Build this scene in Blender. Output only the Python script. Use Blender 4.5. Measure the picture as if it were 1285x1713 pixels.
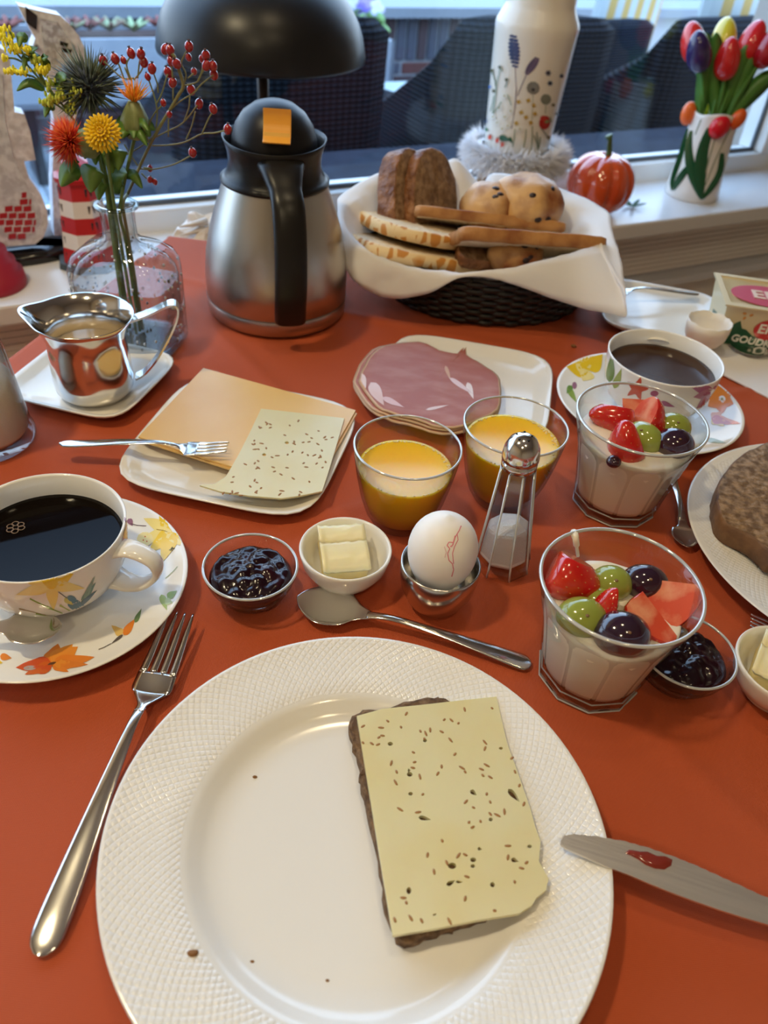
import bpy, bmesh, math, random
from mathutils import Vector, Matrix, noise
from mathutils.bvhtree import BVHTree
for o in list(bpy.data.objects): bpy.data.objects.remove(o)
SC = bpy.context.scene; COL = SC.collection
random.seed(7)
PI = math.pi
# ---------------------------------------------------------------- camera
IW, IH, FPX, CAMH = 1285, 1713, 1310.0, .43
PITCH, ROLL = math.radians(40.65), math.radians(5.6)
cd = bpy.data.cameras.new('camera'); cam = bpy.data.objects.new('camera', cd); COL.objects.link(cam)
cd.sensor_fit = 'VERTICAL'; cd.sensor_height = 36; cd.lens = 36*FPX/IH
cd.clip_start = .01; cd.clip_end = 200
cam.location = (0, 0, CAMH)
fw = Vector((0, math.cos(PITCH), -math.sin(PITCH))); up = Vector((0, math.sin(PITCH), math.cos(PITCH))); rt = Vector((1, 0, 0))
c_, s_ = math.cos(ROLL), math.sin(ROLL)
cx_ = c_*rt + s_*up; cy_ = -s_*rt + c_*up
cam.matrix_world = Matrix((( cx_.x, cy_.x, -fw.x, 0), (cx_.y, cy_.y, -fw.y, 0), (cx_.z, cy_.z, -fw.z, CAMH), (0, 0, 0, 1)))
cd.dof.use_dof = True; cd.dof.focus_distance = .56; cd.dof.aperture_fstop = 7.5
SC.camera = cam
def ray(px, py):
    x = (px-IW/2)/FPX; y = -(py-IH/2)/FPX
    return cx_*x + cy_*y + fw
CAM = Vector((0, 0, CAMH))
def P(px, py, z=0.0):
    d = ray(px, py); return CAM + d*((z-CAMH)/d.z)
def PY(px, py, Y):
    d = ray(px, py); return CAM + d*(Y/d.y)
# window frame of reference: u runs along the window wall, d away from the viewer
WA = math.radians(30.05)
def WW(u, d, z=0.0): return Vector((u*math.cos(WA)-d*math.sin(WA), u*math.sin(WA)+d*math.cos(WA), z))
def PD(px, py, d):
    n = Vector((-math.sin(WA), math.cos(WA), 0)); r = ray(px, py); return CAM + r*(d/n.dot(r))
def UV(p): return (p.x*math.cos(WA)+p.y*math.sin(WA), -p.x*math.sin(WA)+p.y*math.cos(WA), p.z)
# ---------------------------------------------------------------- light, world, exposure
SC.view_settings.view_transform = 'Standard'; SC.view_settings.look = 'None'
SC.view_settings.gamma = 1; SC.view_settings.use_curve_mapping = False
SC.view_settings.exposure = 0.05
wd = bpy.data.worlds.new('sky'); SC.world = wd; wd.use_nodes = True
nt = wd.node_tree; bgn = nt.nodes['Background']
tc = nt.nodes.new('ShaderNodeTexCoord'); sx = nt.nodes.new('ShaderNodeSeparateXYZ'); rp = nt.nodes.new('ShaderNodeValToRGB')
nt.links.new(tc.outputs['Generated'], sx.inputs[0]); nt.links.new(sx.outputs['Z'], rp.inputs[0]); nt.links.new(rp.outputs[0], bgn.inputs[0])
rp.color_ramp.elements[0].color = (.75, .88, 1, 1); rp.color_ramp.elements[0].position = 0
rp.color_ramp.elements[1].color = (.42, .66, 1, 1); rp.color_ramp.elements[1].position = .8
bgn.inputs[1].default_value = 4.4
def lamp(name, loc, target, size, power, col, shape='DISK'):
    l = bpy.data.lights.new(name, 'AREA'); l.shape = shape; l.size = size; l.energy = power; l.color = col
    o = bpy.data.objects.new(name, l); COL.objects.link(o); o.location = loc
    d = Vector(target)-Vector(loc); o.rotation_euler = d.to_track_quat('-Z', 'Y').to_euler(); return o
# the room's warm ceiling lamps (their fixtures are built below)
LAMPS = [(-.75, .25, 1.62, 11), (.45, -.35, 1.62, 2), (.1, .55, 1.62, 1.8), (-.2, -1.0, 1.62, 6)]
for i, (x, y, z, pw) in enumerate(LAMPS):
    lamp('ceiling_lamp_light', (x, y, z-.012), (x, y, 0), .12, pw, (1, .82, .50))
# ---------------------------------------------------------------- materials
MATS = {}
def M(name, col=(.8, .8, .8), rough=.5, metal=0, spec=.5, coat=0, sss=0, sscol=None, noise_=None, bump=None, wave=None, vcol=False, alpha=None, aniso=0, sheen=0):
    """noise_=(col2,scale,lo,hi[,coords scale xyz])   bump=(scale,strength,dist[,xyz])"""
    if name in MATS: return MATS[name]
    m = bpy.data.materials.new(name); m.use_nodes = True; MATS[name] = m
    t = m.node_tree; N = t.nodes; L = t.links; b = N['Principled BSDF']
    b.inputs['Base Color'].default_value = (*col, 1); b.inputs['Roughness'].default_value = rough; b.inputs['Metallic'].default_value = metal
    b.inputs['Specular IOR Level'].default_value = spec; b.inputs['Coat Weight'].default_value = coat; b.inputs['Coat Roughness'].default_value = .05
    if aniso: b.inputs['Anisotropic'].default_value = aniso
    if sheen: b.inputs['Sheen Weight'].default_value = sheen
    if sss:
        b.inputs['Subsurface Weight'].default_value = sss; b.inputs['Subsurface Radius'].default_value = sscol or (.01, .006, .003); b.inputs['Subsurface Scale'].default_value = 1
    if alpha is not None: b.inputs['Alpha'].default_value = alpha
    def coords(sc):
        c = N.new('ShaderNodeTexCoord'); mp = N.new('ShaderNodeMapping'); L.new(c.outputs['Object'], mp.inputs[0]); mp.inputs['Scale'].default_value = sc; return mp.outputs[0]
    src = None
    if vcol:
        a = N.new('ShaderNodeVertexColor'); a.layer_name = 'Col'; L.new(a.outputs['Color'], b.inputs['Base Color']); src = a.outputs['Color']
    if noise_:
        c2, sc, lo, hi = noise_[:4]; xyz = noise_[4] if len(noise_) > 4 else (1, 1, 1)
        n = N.new('ShaderNodeTexNoise'); n.inputs['Scale'].default_value = sc; n.inputs['Detail'].default_value = 5; L.new(coords(xyz), n.inputs[0])
        r = N.new('ShaderNodeValToRGB'); r.color_ramp.elements[0].position = lo; r.color_ramp.elements[1].position = hi
        r.color_ramp.elements[0].color = (*col, 1); r.color_ramp.elements[1].color = (*c2, 1)
        L.new(n.outputs['Fac'], r.inputs[0]); L.new(r.outputs[0], b.inputs['Base Color'])
    if bump:
        sc, st, dist = bump[:3]; xyz = bump[3] if len(bump) > 3 else (1, 1, 1)
        n = N.new('ShaderNodeTexNoise'); n.inputs['Scale'].default_value = sc; n.inputs['Detail'].default_value = 4; L.new(coords(xyz), n.inputs[0])
        bm_ = N.new('ShaderNodeBump'); bm_.inputs['Strength'].default_value = st; bm_.inputs['Distance'].default_value = dist
        L.new(n.outputs['Fac'], bm_.inputs['Height']); L.new(bm_.outputs[0], b.inputs['Normal'])
    return m
def glass(name, tint=(1, 1, 1), edge=.35, refl=1.0, edgecol=(.55, .6, .6)):
    """clear thin-walled glass: see-through, mirror-like by Fresnel, darker where the wall is seen edge on"""
    if name in MATS: return MATS[name]
    m = bpy.data.materials.new(name); m.use_nodes = True; MATS[name] = m
    t = m.node_tree; N = t.nodes; L = t.links; N.remove(N['Principled BSDF']); out = N['Material Output']
    tr = N.new('ShaderNodeBsdfTransparent'); gl = N.new('ShaderNodeBsdfGlossy'); gl.inputs['Roughness'].default_value = .02
    lw = N.new('ShaderNodeLayerWeight'); lw.inputs['Blend'].default_value = edge
    mx = N.new('ShaderNodeMix'); mx.data_type = 'RGBA'; mx.inputs['A'].default_value = (*tint, 1); mx.inputs['B'].default_value = (*edgecol, 1)
    pw = N.new('ShaderNodeMath'); pw.operation = 'POWER'; pw.inputs[1].default_value = 2.6
    L.new(lw.outputs['Facing'], pw.inputs[0]); L.new(pw.outputs[0], mx.inputs['Factor']); L.new(mx.outputs['Result'], tr.inputs[0])
    lf = N.new('ShaderNodeLayerWeight'); lf.inputs['Blend'].default_value = .5
    p5 = N.new('ShaderNodeMath'); p5.operation = 'POWER'; p5.inputs[1].default_value = 4.0; L.new(lf.outputs['Facing'], p5.inputs[0])
    mu = N.new('ShaderNodeMath'); mu.operation = 'MULTIPLY_ADD'; mu.inputs[1].default_value = .55*min(refl, 1.5); mu.inputs[2].default_value = .035*refl; mu.use_clamp = True; L.new(p5.outputs[0], mu.inputs[0])
    ms = N.new('ShaderNodeMixShader'); L.new(mu.outputs[0], ms.inputs[0]); L.new(tr.outputs[0], ms.inputs[1]); L.new(gl.outputs[0], ms.inputs[2]); L.new(ms.outputs[0], out.inputs[0])
    return m
def S(*c):   # sRGB 0-255 -> linear
    return tuple(((v/255)/12.92 if v/255 <= .04045 else ((v/255+.055)/1.055)**2.4) for v in c)
china = M('white_china', (.84, .83, .80), .12, spec=.6)
steel = M('polished_steel', (.72, .71, .69), .13, 1)
satin = M('satin_steel', (.50, .485, .46), .3, 1, bump=(900, .05, .0005, (1, 1, .02)))
brushed = M('brushed_steel', (.52, .50, .46), .33, 1, bump=(60, .12, .0006, (12, 12, .1)), aniso=.4)
blackpl = M('black_plastic', (.012, .012, .013), .3, spec=.3)
prints = M('flower_print_ink', rough=.15, vcol=True, spec=.5)
clear = glass('clear_glass'); thick = glass('thick_clear_glass', (.985, .99, .99), .5, 1.3, (.46, .50, .50))
pane_m = glass('window_glass', (.92, .96, 1), .3, .8)
# ---------------------------------------------------------------- object helpers
def finish(o, label=None, cat=None, group=None, kind=None):
    if label: o['label'] = label
    if cat: o['category'] = cat
    if group: o['group'] = group
    if kind: o['kind'] = kind
    return o
def empty(name, loc, label, cat, group=None, rz=0):
    o = bpy.data.objects.new(name, None); COL.objects.link(o); o.empty_display_size = .02
    o.location = loc; o.rotation_euler = (0, 0, rz); return finish(o, label, cat, group)
def mesh(name, vf, mat, parent=None, smooth=True, loc=None, mw=None, midx=None):
    vs, fs = vf; me = bpy.data.meshes.new(name); me.from_pydata([tuple(v) for v in vs], [], fs); me.validate()
    for m in (mat if isinstance(mat, (list, tuple)) else [mat]): me.materials.append(m)
    if smooth: me.polygons.foreach_set('use_smooth', [True]*len(me.polygons))
    if midx: me.polygons.foreach_set('material_index', midx[:len(me.polygons)])
    me.update(); o = bpy.data.objects.new(name, me); COL.objects.link(o)
    if parent: o.parent = parent
    if mw is not None: o.matrix_local = mw
    elif loc is not None: o.location = loc
    return o
def join(*parts):
    V, F_ = [], []
    for vs, fs in parts:
        n = len(V); V += list(vs); F_ += [tuple(i+n for i in f) for f in fs]
    return V, F_
def xf(vf, m): return [m @ Vector(v) for v in vf[0]], vf[1]
def mv(vf, x=0, y=0, z=0): return [(v[0]+x, v[1]+y, v[2]+z) for v in vf[0]], vf[1]
def lathe(prof, n=48, rf=None, caps=True):
    """prof: list of (r,z); rf(theta,i,r,z)->(r,z)"""
    V, F_, rings = [], [], []
    for i, (r, z) in enumerate(prof):
        if r < 1e-6: rings.append([len(V)]); V.append((0, 0, z)); continue
        ring = []
        for k in range(n):
            a = 2*PI*k/n; rr, zz = rf(a, i, r, z) if rf else (r, z)
            ring.append(len(V)); V.append((rr*math.cos(a), rr*math.sin(a), zz))
        rings.append(ring)
    for a, b in zip(rings, rings[1:]):
        if len(a) == 1 and len(b) == 1: continue
        for k in range(n):
            j = (k+1) % n
            if len(a) == 1: F_.append((a[0], b[j], b[k]))
            elif len(b) == 1: F_.append((a[k], a[j], b[0]))
            else: F_.append((a[k], a[j], b[j], b[k]))
    return V, F_
def tube(pts, rad, n=8, cap=True):
    pts = [Vector(p) for p in pts]; V, F_ = [], []
    if not isinstance(rad, (list, tuple)): rad = [rad]*len(pts)
    t0 = (pts[1]-pts[0]).normalized(); ref = Vector((0, 0, 1)) if abs(t0.z) < .9 else Vector((1, 0, 0)); nn = t0.cross(ref).normalized()
    for i, p in enumerate(pts):
        t = (pts[min(i+1, len(pts)-1)]-pts[max(i-1, 0)]).normalized()
        nn = (nn - t*nn.dot(t)).normalized(); b = t.cross(nn)
        for k in range(n):
            a = 2*PI*k/n; V.append(p + (nn*math.cos(a)+b*math.sin(a))*rad[i])
    for i in range(len(pts)-1):
        for k in range(n):
            j = (k+1) % n; F_.append((i*n+k, i*n+j, (i+1)*n+j, (i+1)*n+k))
    if cap: F_.append(tuple(range(n-1, -1, -1))); F_.append(tuple((len(pts)-1)*n+k for k in range(n)))
    return V, F_
def spline(pts, k=6):
    pts = [Vector(p) for p in pts]; out = []
    for i in range(len(pts)-1):
        p0, p1, p2, p3 = pts[max(i-1, 0)], pts[i], pts[i+1], pts[min(i+2, len(pts)-1)]
        for j in range(k):
            t = j/k; out.append(.5*((2*p1)+(p2-p0)*t+(2*p0-5*p1+4*p2-p3)*t*t+(3*p1-p0-3*p2+p3)*t**3))
    out.append(pts[-1]); return out
def box(x0, x1, y0, y1, z0, z1):
    V = [(x, y, z) for z in (z0, z1) for y in (y0, y1) for x in (x0, x1)]
    return V, [(0, 2, 3, 1), (4, 5, 7, 6), (0, 1, 5, 4), (1, 3, 7, 5), (3, 2, 6, 7), (2, 0, 4, 6)]
def bevel_obj(o, w=.002, seg=2):
    b = o.modifiers.new('bevel', 'BEVEL'); b.width = w; b.segments = seg; b.limit_method = 'ANGLE'; return o
def ell(rx, ry, rz, nu=16, nv=10, nz=0, sc=20, seed=0):
    V = [(0, 0, -rz)]; F_ = []
    for j in range(1, nv):
        b = -PI/2+PI*j/nv
        for i in range(nu):
            a = 2*PI*i/nu; V.append((rx*math.cos(b)*math.cos(a), ry*math.cos(b)*math.sin(a), rz*math.sin(b)))
    V.append((0, 0, rz)); top = len(V)-1
    for i in range(nu):
        j = (i+1) % nu; F_.append((0, 1+j, 1+i)); F_.append((top, top-nu+i, top-nu+j))
    for r in range(nv-2):
        for i in range(nu):
            j = (i+1) % nu; F_.append((1+r*nu+i, 1+r*nu+j, 1+(r+1)*nu+j, 1+(r+1)*nu+i))
    if nz: V = [tuple(Vector(v)*(1+nz*noise.noise(Vector(v)*sc+Vector((seed, seed, 0))))) for v in V]
    return V, F_
def curve_prism(outline, holes, t, bev=0.0, res=2):
    """flat plate from 2-D outline with real holes, from z=0 to z=t"""
    from mathutils.geometry import delaunay_2d_cdt
    loops = [outline]+list(holes); pts = []; edges_ = []
    for lp_ in loops:
        k = len(pts); pts += [Vector((p[0], p[1])) for p in lp_]; edges_ += [(k+i, k+(i+1) % len(lp_)) for i in range(len(lp_))]
    r = delaunay_2d_cdt(pts, edges_, [], 0, 1e-7); vo, eo, fo = r[0], r[1], r[2]
    def inside(x, y, lp_):
        c = False; n = len(lp_)
        for i in range(n):
            (x1, y1), (x2, y2) = lp_[i][:2], lp_[(i+1) % n][:2]
            if (y1 > y) != (y2 > y) and x < (x2-x1)*(y-y1)/(y2-y1)+x1: c = not c
        return c
    keep = []
    for f in fo:
        x = sum(vo[i][0] for i in f)/len(f); y = sum(vo[i][1] for i in f)/len(f)
        if inside(x, y, outline) and not any(inside(x, y, h) for h in holes): keep.append(tuple(f))
    n = len(vo); V = [(v[0], v[1], t) for v in vo]+[(v[0], v[1], 0) for v in vo]; F_ = []; cnt = {}
    for f in keep:
        a = (vo[f[1]]-vo[f[0]]).cross(vo[f[2]]-vo[f[0]]) if len(f) > 2 else 1
        if a < 0: f = f[::-1]
        F_.append(f); F_.append(tuple(i+n for i in f[::-1]))
        for i in range(len(f)): e = (f[i], f[(i+1) % len(f)]); cnt[e] = 1
    for (a, b) in cnt:
        if (b, a) not in cnt: F_.append((b, a, a+n, b+n))
    return V, F_
def text_mesh(s, size, ext=.0002, bold=0.0):
    cu = bpy.data.curves.new('tmp', 'FONT'); cu.body = s; cu.size = size; cu.extrude = ext; cu.align_x = 'CENTER'; cu.align_y = 'CENTER'; cu.offset = bold
    ob = bpy.data.objects.new('tmp', cu); COL.objects.link(ob)
    me = bpy.data.meshes.new_from_object(ob.evaluated_get(bpy.context.evaluated_depsgraph_get()))
    bpy.data.objects.remove(ob); bpy.data.curves.remove(cu)
    vf = [tuple(v.co) for v in me.vertices], [tuple(p.vertices) for p in me.polygons]
    bpy.data.meshes.remove(me); return vf
def frame(o, x, z):
    """matrix with origin o, X axis along x, Z axis close to z"""
    x = Vector(x).normalized(); z = Vector(z); z = (z-x*z.dot(x)).normalized(); y = z.cross(x); o = Vector(o)
    return Matrix(((x.x, y.x, z.x, o.x), (x.y, y.y, z.y, o.y), (x.z, y.z, z.z, o.z), (0, 0, 0, 1)))
def tree_(o): 
    bpy.context.view_layer.update()
    me = o.data; mw = o.matrix_world
    return BVHTree.FromPolygons([mw @ v.co for v in me.vertices], [tuple(p.vertices) for p in me.polygons])
def decals(name, target, shapes, mat, parent, off=.00025):
    """ink printed on a real surface: each shape = (list of outline points given as where they are seen, colour); laid onto target"""
    bv = tree_(target) if not isinstance(target, BVHTree) else target
    V, F_, C_ = [], [], []; inv = parent.matrix_world.inverted() if parent else Matrix()
    for si, (poly, col) in enumerate(shapes):
        cx = sum(p[0] for p in poly)/len(poly); cy = sum(p[1] for p in poly)/len(poly); base = len(V); ok = True; rows = []; R = 3; n = len(poly)
        pts = [(cx, cy)]+[(cx+(p[0]-cx)*k/R, cy+(p[1]-cy)*k/R) for k in range(1, R+1) for p in poly]
        hits = []
        for q in pts:
            h = bv.ray_cast(CAM, ray(*q).normalized())
            hits.append(None if h[0] is None else h[0] + (h[1] if h[1].dot(ray(*q)) < 0 else -h[1])*(off+si*.00001))
        idx = {}
        for i, h in enumerate(hits):
            if h is not None: idx[i] = len(V); V.append(inv @ h); C_.append(col)
        for k in range(n):
            j = (k+1) % n
            fs = [(0, 1+k, 1+j)]+[(1+(r-1)*n+k, 1+r*n+k, 1+r*n+j, 1+(r-1)*n+j) for r in range(1, R)]
            for f in fs:
                if all(i in idx for i in f):
                    pp = [V[idx[i]] for i in f]
                    if max((pp[a]-pp[a-1]).length for a in range(len(pp))) < .03: F_.append(tuple(idx[i] for i in f))
    if not F_: return None
    o = mesh(name, (V, F_), mat, parent)
    ca = o.data.color_attributes.new('Col', 'FLOAT_COLOR', 'POINT')
    for i, c in enumerate(C_): ca.data[i].color = (*c, 1)
    return o
def petal(cx, cy, ang, L, w, tip=.6, n=10, wav=0):
    a = math.radians(ang); out = []
    for k in range(n):
        t = k/(n-1); ww = w*math.sin(PI*min(t**tip, 1))*(1+wav*math.sin(9*t))
        out.append((t*L, ww))
    for k in range(n-2, 0, -1): t = k/(n-1); out.append((t*L, -w*math.sin(PI*t**tip)*(1+wav*math.sin(8*t))))
    return [(cx+x*math.cos(a)-y*math.sin(a), cy+x*math.sin(a)+y*math.cos(a)) for x, y in out]
def disc(cx, cy, r, r2=None, n=10, ang=0):
    r2 = r2 or r; a = math.radians(ang)
    return [(cx+r*math.cos(t)*math.cos(a)-r2*math.sin(t)*math.sin(a), cy+r*math.cos(t)*math.sin(a)+r2*math.sin(t)*math.cos(a)) for t in [2*PI*k/n for k in range(n)]]
def line(pts, w):
    out = []; back = []
    for i, p in enumerate(pts):
        a, b = pts[max(i-1, 0)], pts[min(i+1, len(pts)-1)]; dx, dy = b[0]-a[0], b[1]-a[1]; l = math.hypot(dx, dy) or 1
        out.append((p[0]-dy/l*w/2, p[1]+dx/l*w/2)); back.append((p[0]+dy/l*w/2, p[1]-dx/l*w/2))
    return out+back[::-1]
def segs(pts, w, col):   # polyline as convex quads
    return [(line([pts[i], pts[i+1]], w), col) for i in range(len(pts)-1)]
# ================================================================ the room (setting)
MW = Matrix.Rotation(WA, 4, 'Z')      # window frame -> world
def setting(name, vf, mat, smooth=False, parent=None, mw=MW):
    o = mesh(name, vf, mat, parent, smooth, mw=mw)
    if not parent: o['kind'] = 'structure'
    return o
FZ, CZ = -.75, 1.65
U0, U1, D0 = -1.6, 2.3, -2.2
GD = 1.27                     # glass plane
wallm = M('cream_wall', (.58, .48, .36), .9); white = M('white_lacquer', (.80, .81, .80), .3)
setting('floor', box(U0, U1, D0, 1.45, FZ-.05, FZ), M('oak_floor', (.42, .32, .22), .6, noise_=((.34, .25, .16), 6, .3, .7)))
setting('ceiling', box(U0-.1, U1+.1, D0-.1, 1.45, CZ, CZ+.05), M('ceiling_white', (.5, .47, .42), .9))
setting('wall_left', box(U0-.1, U0, D0, 1.45, FZ, CZ), wallm)
setting('wall_right', box(U1, U1+.1, D0, 1.45, FZ, CZ), wallm)
setting('wall_back', box(U0-.1, U1+.1, D0-.1, D0, FZ, CZ), wallm)
JU = 1.60                     # right jamb of the window
setting('wall_window', join(box(U0, U1, 1.25, 1.45, FZ, -.10), box(U0, U1, 1.25, 1.45, 1.02, CZ), box(JU+.06, U1, 1.25, 1.45, -.10, 1.02), box(U0, -1.45, 1.25, 1.45, -.1, 1.02)), M('window_wall_grey', (.42, .38, .34), .9))
s = setting('trim_1', box(U0, U1, 1.056, 1.25, -.10, -.07), M('sill_white', (.74, .75, .77), .28), mw=MW)
s['label'] = 'white windowsill running the length of the window'; bevel_obj(s, .004)
w1 = setting('window_1', join(box(-1.45, JU+.06, 1.245, 1.31, -.10, -.035), box(-1.45, JU+.06, 1.245, 1.31, .96, 1.02), box(JU-.02, JU+.08, 1.24, 1.31, -.035, .97), box(-1.45, -1.39, 1.245, 1.31, -.035, .97)), white)
w1['label'] = 'white window frame behind the breakfast table'; bevel_obj(w1, .004)
g = mesh('window_pane', box(-1.39, JU-.02, GD, GD+.004, -.035, .96), pane_m, w1, False)
g = mesh('pane_gasket', join(box(-1.39, JU-.02, GD-.006, GD, -.035, -.028), box(JU-.028, JU-.02, GD-.006, GD, -.035, .96)), M('grey_rubber', (.09, .11, .13), .6), w1, False)
wt = setting('trim_2', box(JU+.08, JU+.16, 1.20, 1.26, -.07, 1.02), white); bevel_obj(wt, .004)
# ribbed radiator under the sill
r0 = empty('radiator', WW(.2, 1.13, FZ), 'white horizontally ribbed radiator under the windowsill', 'radiator', rz=WA)
rm = M('radiator_white', (.92, .87, .80), .4)
mesh('radiator_body', box(-1.2, 1.95, .01, .06, .12, .625), rm, r0, False)
mesh('bottom_rail', box(-1.2, 1.95, -.03, .012, .515, .53), M('rail_white', (.76, .78, .84), .35), r0, False)
for k in range(9):
    z = .534+k*.0102
    o = mesh('rib', join(box(-1.2, 1.95, .003, .012, z, z+.0088)), rm, r0, False) if k == 0 else o.copy()
    if k: COL.objects.link(o); o.location = (0, 0, k*.0102)
for u in (-1.0, 1.8): mesh('leg', box(u, u+.04, 0, .05, 0, .13), rm, r0, False)
# ceiling lamps
lampm = M('lamp_glow', (1, .8, .55)); lampm.node_tree.nodes['Principled BSDF'].inputs['Emission Color'].default_value = (1, .72, .42, 1); lampm.node_tree.nodes['Principled BSDF'].inputs['Emission Strength'].default_value = 18
for i, (x, y, z, pw) in enumerate(LAMPS):
    if i == 0:
        l0 = empty('ceiling_lamp', (x, y, CZ), ['round warm ceiling lamp above the left end of the table'][0], 'lamp', 'ceiling lamps')
        mesh('lamp_rim', lathe([(.09, 0), (.09, -.012), (.062, -.014), (.062, 0)], 32), white, l0)
        mesh('diffuser', lathe([(0, -.006), (.061, -.006), (.061, -.001), (0, -.001)], 32), lampm, l0)
    else:
        c = l0.copy(); COL.objects.link(c); c.location = (x, y, CZ); c['label'] = ('', 'round warm ceiling lamp above the right side of the room', 'round warm ceiling lamp above the middle of the table', 'round warm ceiling lamp at the back of the room')[i]
        for ch in l0.children[:]:
            if ch.name.startswith(('lamp_rim', 'diffuser')) and ch.parent == l0:
                d = ch.copy(); COL.objects.link(d); d.parent = c
# ================================================================ outside
GZ = -.78
pav = M('pale_paving', (.46, .52, .57), .8, noise_=((.22, .26, .31), 60, .35, .7))
setting('ground', box(-8, 12, 1.46, 22, GZ-.05, GZ-.012), M('sand_joints', (.28, .29, .30), .9))
tile0 = None; pv = empty('paving', WW(0, 1.5, GZ), 'pale speckled square paving outside the window', 'paving', rz=WA); pv['kind'] = 'structure'; del pv['category']
for i in range(14):
    for j in range(9):
        if tile0 is None: tile0 = mesh('paving_stone', box(.004, .296, .004, .296, -.03, 0), pav, pv, False); o = tile0
        else: o = tile0.copy(); COL.objects.link(o)
        o.location = (-1.2+i*.3, j*.3, random.uniform(-.003, 0))
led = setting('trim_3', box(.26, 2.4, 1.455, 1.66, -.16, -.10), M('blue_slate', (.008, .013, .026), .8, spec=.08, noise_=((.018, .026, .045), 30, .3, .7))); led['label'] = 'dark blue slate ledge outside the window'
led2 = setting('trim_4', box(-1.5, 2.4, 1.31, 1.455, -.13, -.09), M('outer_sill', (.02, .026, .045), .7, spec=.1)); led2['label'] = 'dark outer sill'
# brick wall: each brick a part
bw = empty('garden_wall', WW(0, 4.1, GZ-.07), 'low weathered brick garden wall with a pale coping behind the wicker chairs', 'wall', rz=WA)
mesh('mortar', box(-1.5, 5.2, .012, .2, 0, .60), M('mortar', (.42, .45, .48), .95), bw, False)
mesh('coping', box(-1.5, 5.2, -.06, .26, .60, .645), M('coping_stone', (.24, .27, .31), .7, bump=(30, .4, .01)), bw, False)
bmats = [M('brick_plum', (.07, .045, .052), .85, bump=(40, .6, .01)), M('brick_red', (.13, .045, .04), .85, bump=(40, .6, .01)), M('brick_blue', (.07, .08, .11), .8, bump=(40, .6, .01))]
protos = {}
def brick(kind, mi, x, z, dx, dz):
    k = (kind, mi)
    if k not in protos:
        o = mesh('brick', box(0, dx, 0, .05, 0, dz), bmats[mi], bw, False); protos[k] = o; bevel_obj(o, .004, 1)
    else: o = protos[k].copy(); COL.objects.link(o)
    o.location = (x, random.uniform(-.004, .004), z)
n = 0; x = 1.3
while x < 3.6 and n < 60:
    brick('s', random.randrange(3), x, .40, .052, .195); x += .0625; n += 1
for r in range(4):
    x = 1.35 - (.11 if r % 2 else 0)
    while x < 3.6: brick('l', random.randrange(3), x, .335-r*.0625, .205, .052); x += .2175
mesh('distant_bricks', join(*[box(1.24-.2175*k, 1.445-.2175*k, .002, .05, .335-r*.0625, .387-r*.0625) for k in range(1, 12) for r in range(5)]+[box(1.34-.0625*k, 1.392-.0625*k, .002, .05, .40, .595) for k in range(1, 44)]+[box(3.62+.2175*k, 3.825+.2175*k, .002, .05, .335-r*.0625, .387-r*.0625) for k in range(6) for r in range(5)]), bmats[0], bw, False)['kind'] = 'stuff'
setting('wall_far', box(-6, 9, 7.5, 7.7, GZ, .25), M('far_pale_wall', (.20, .23, .27), .9))
# hedge behind the wall on the right
hv = join(*[mv(ell(.22, .2, .25, 10, 8, .5, 9, k), 2.2+k*.3, 5.2+.2*math.sin(k*2), -.45) for k in range(9)])
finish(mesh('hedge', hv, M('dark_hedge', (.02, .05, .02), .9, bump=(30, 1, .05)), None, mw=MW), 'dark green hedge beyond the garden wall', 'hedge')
# lounge table, slats
tb = empty('garden_table', WW(1.55, 3.06, GZ), 'white slatted garden table between the wicker chairs', 'table', rz=WA)
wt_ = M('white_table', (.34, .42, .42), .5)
sl = None
for k in range(9):
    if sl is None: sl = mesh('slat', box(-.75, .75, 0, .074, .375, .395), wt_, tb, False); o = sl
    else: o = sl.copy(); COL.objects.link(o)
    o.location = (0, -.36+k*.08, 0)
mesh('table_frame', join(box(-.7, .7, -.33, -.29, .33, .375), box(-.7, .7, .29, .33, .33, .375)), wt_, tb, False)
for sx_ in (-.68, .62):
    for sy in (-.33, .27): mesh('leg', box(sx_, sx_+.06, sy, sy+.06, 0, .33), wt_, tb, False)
# wicker chairs
wick = M('dark_wicker', (.006, .009, .016), .8, spec=.08)
t = wick.node_tree; N = t.nodes; L = t.links; b = N['Principled BSDF']
tcn = N.new('ShaderNodeTexCoord'); w1_ = N.new('ShaderNodeTexWave'); w1_.bands_direction = 'Z'; w1_.inputs['Scale'].default_value = 24; w1_.inputs['Distortion'].default_value = .6
w2_ = N.new('ShaderNodeTexWave'); w2_.bands_direction = 'X'; w2_.inputs['Scale'].default_value = 16
L.new(tcn.outputs['Object'], w1_.inputs[0]); L.new(tcn.outputs['Object'], w2_.inputs[0]); mm = N.new('ShaderNodeMath'); mm.operation = 'MULTIPLY'; L.new(w1_.outputs['Fac'], mm.inputs[0]); L.new(w2_.outputs['Fac'], mm.inputs[1])
bp = N.new('ShaderNodeBump'); bp.inputs['Distance'].default_value = .01; L.new(w1_.outputs['Fac'], bp.inputs['Height']); L.new(bp.outputs[0], b.inputs['Normal'])
cr = N.new('ShaderNodeValToRGB'); cr.color_ramp.elements[0].color = (.003, .005, .009, 1); cr.color_ramp.elements[1].color = (.018, .03, .048, 1); L.new(mm.outputs[0], cr.inputs[0]); L.new(cr.outputs[0], b.inputs['Base Color'])
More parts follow.
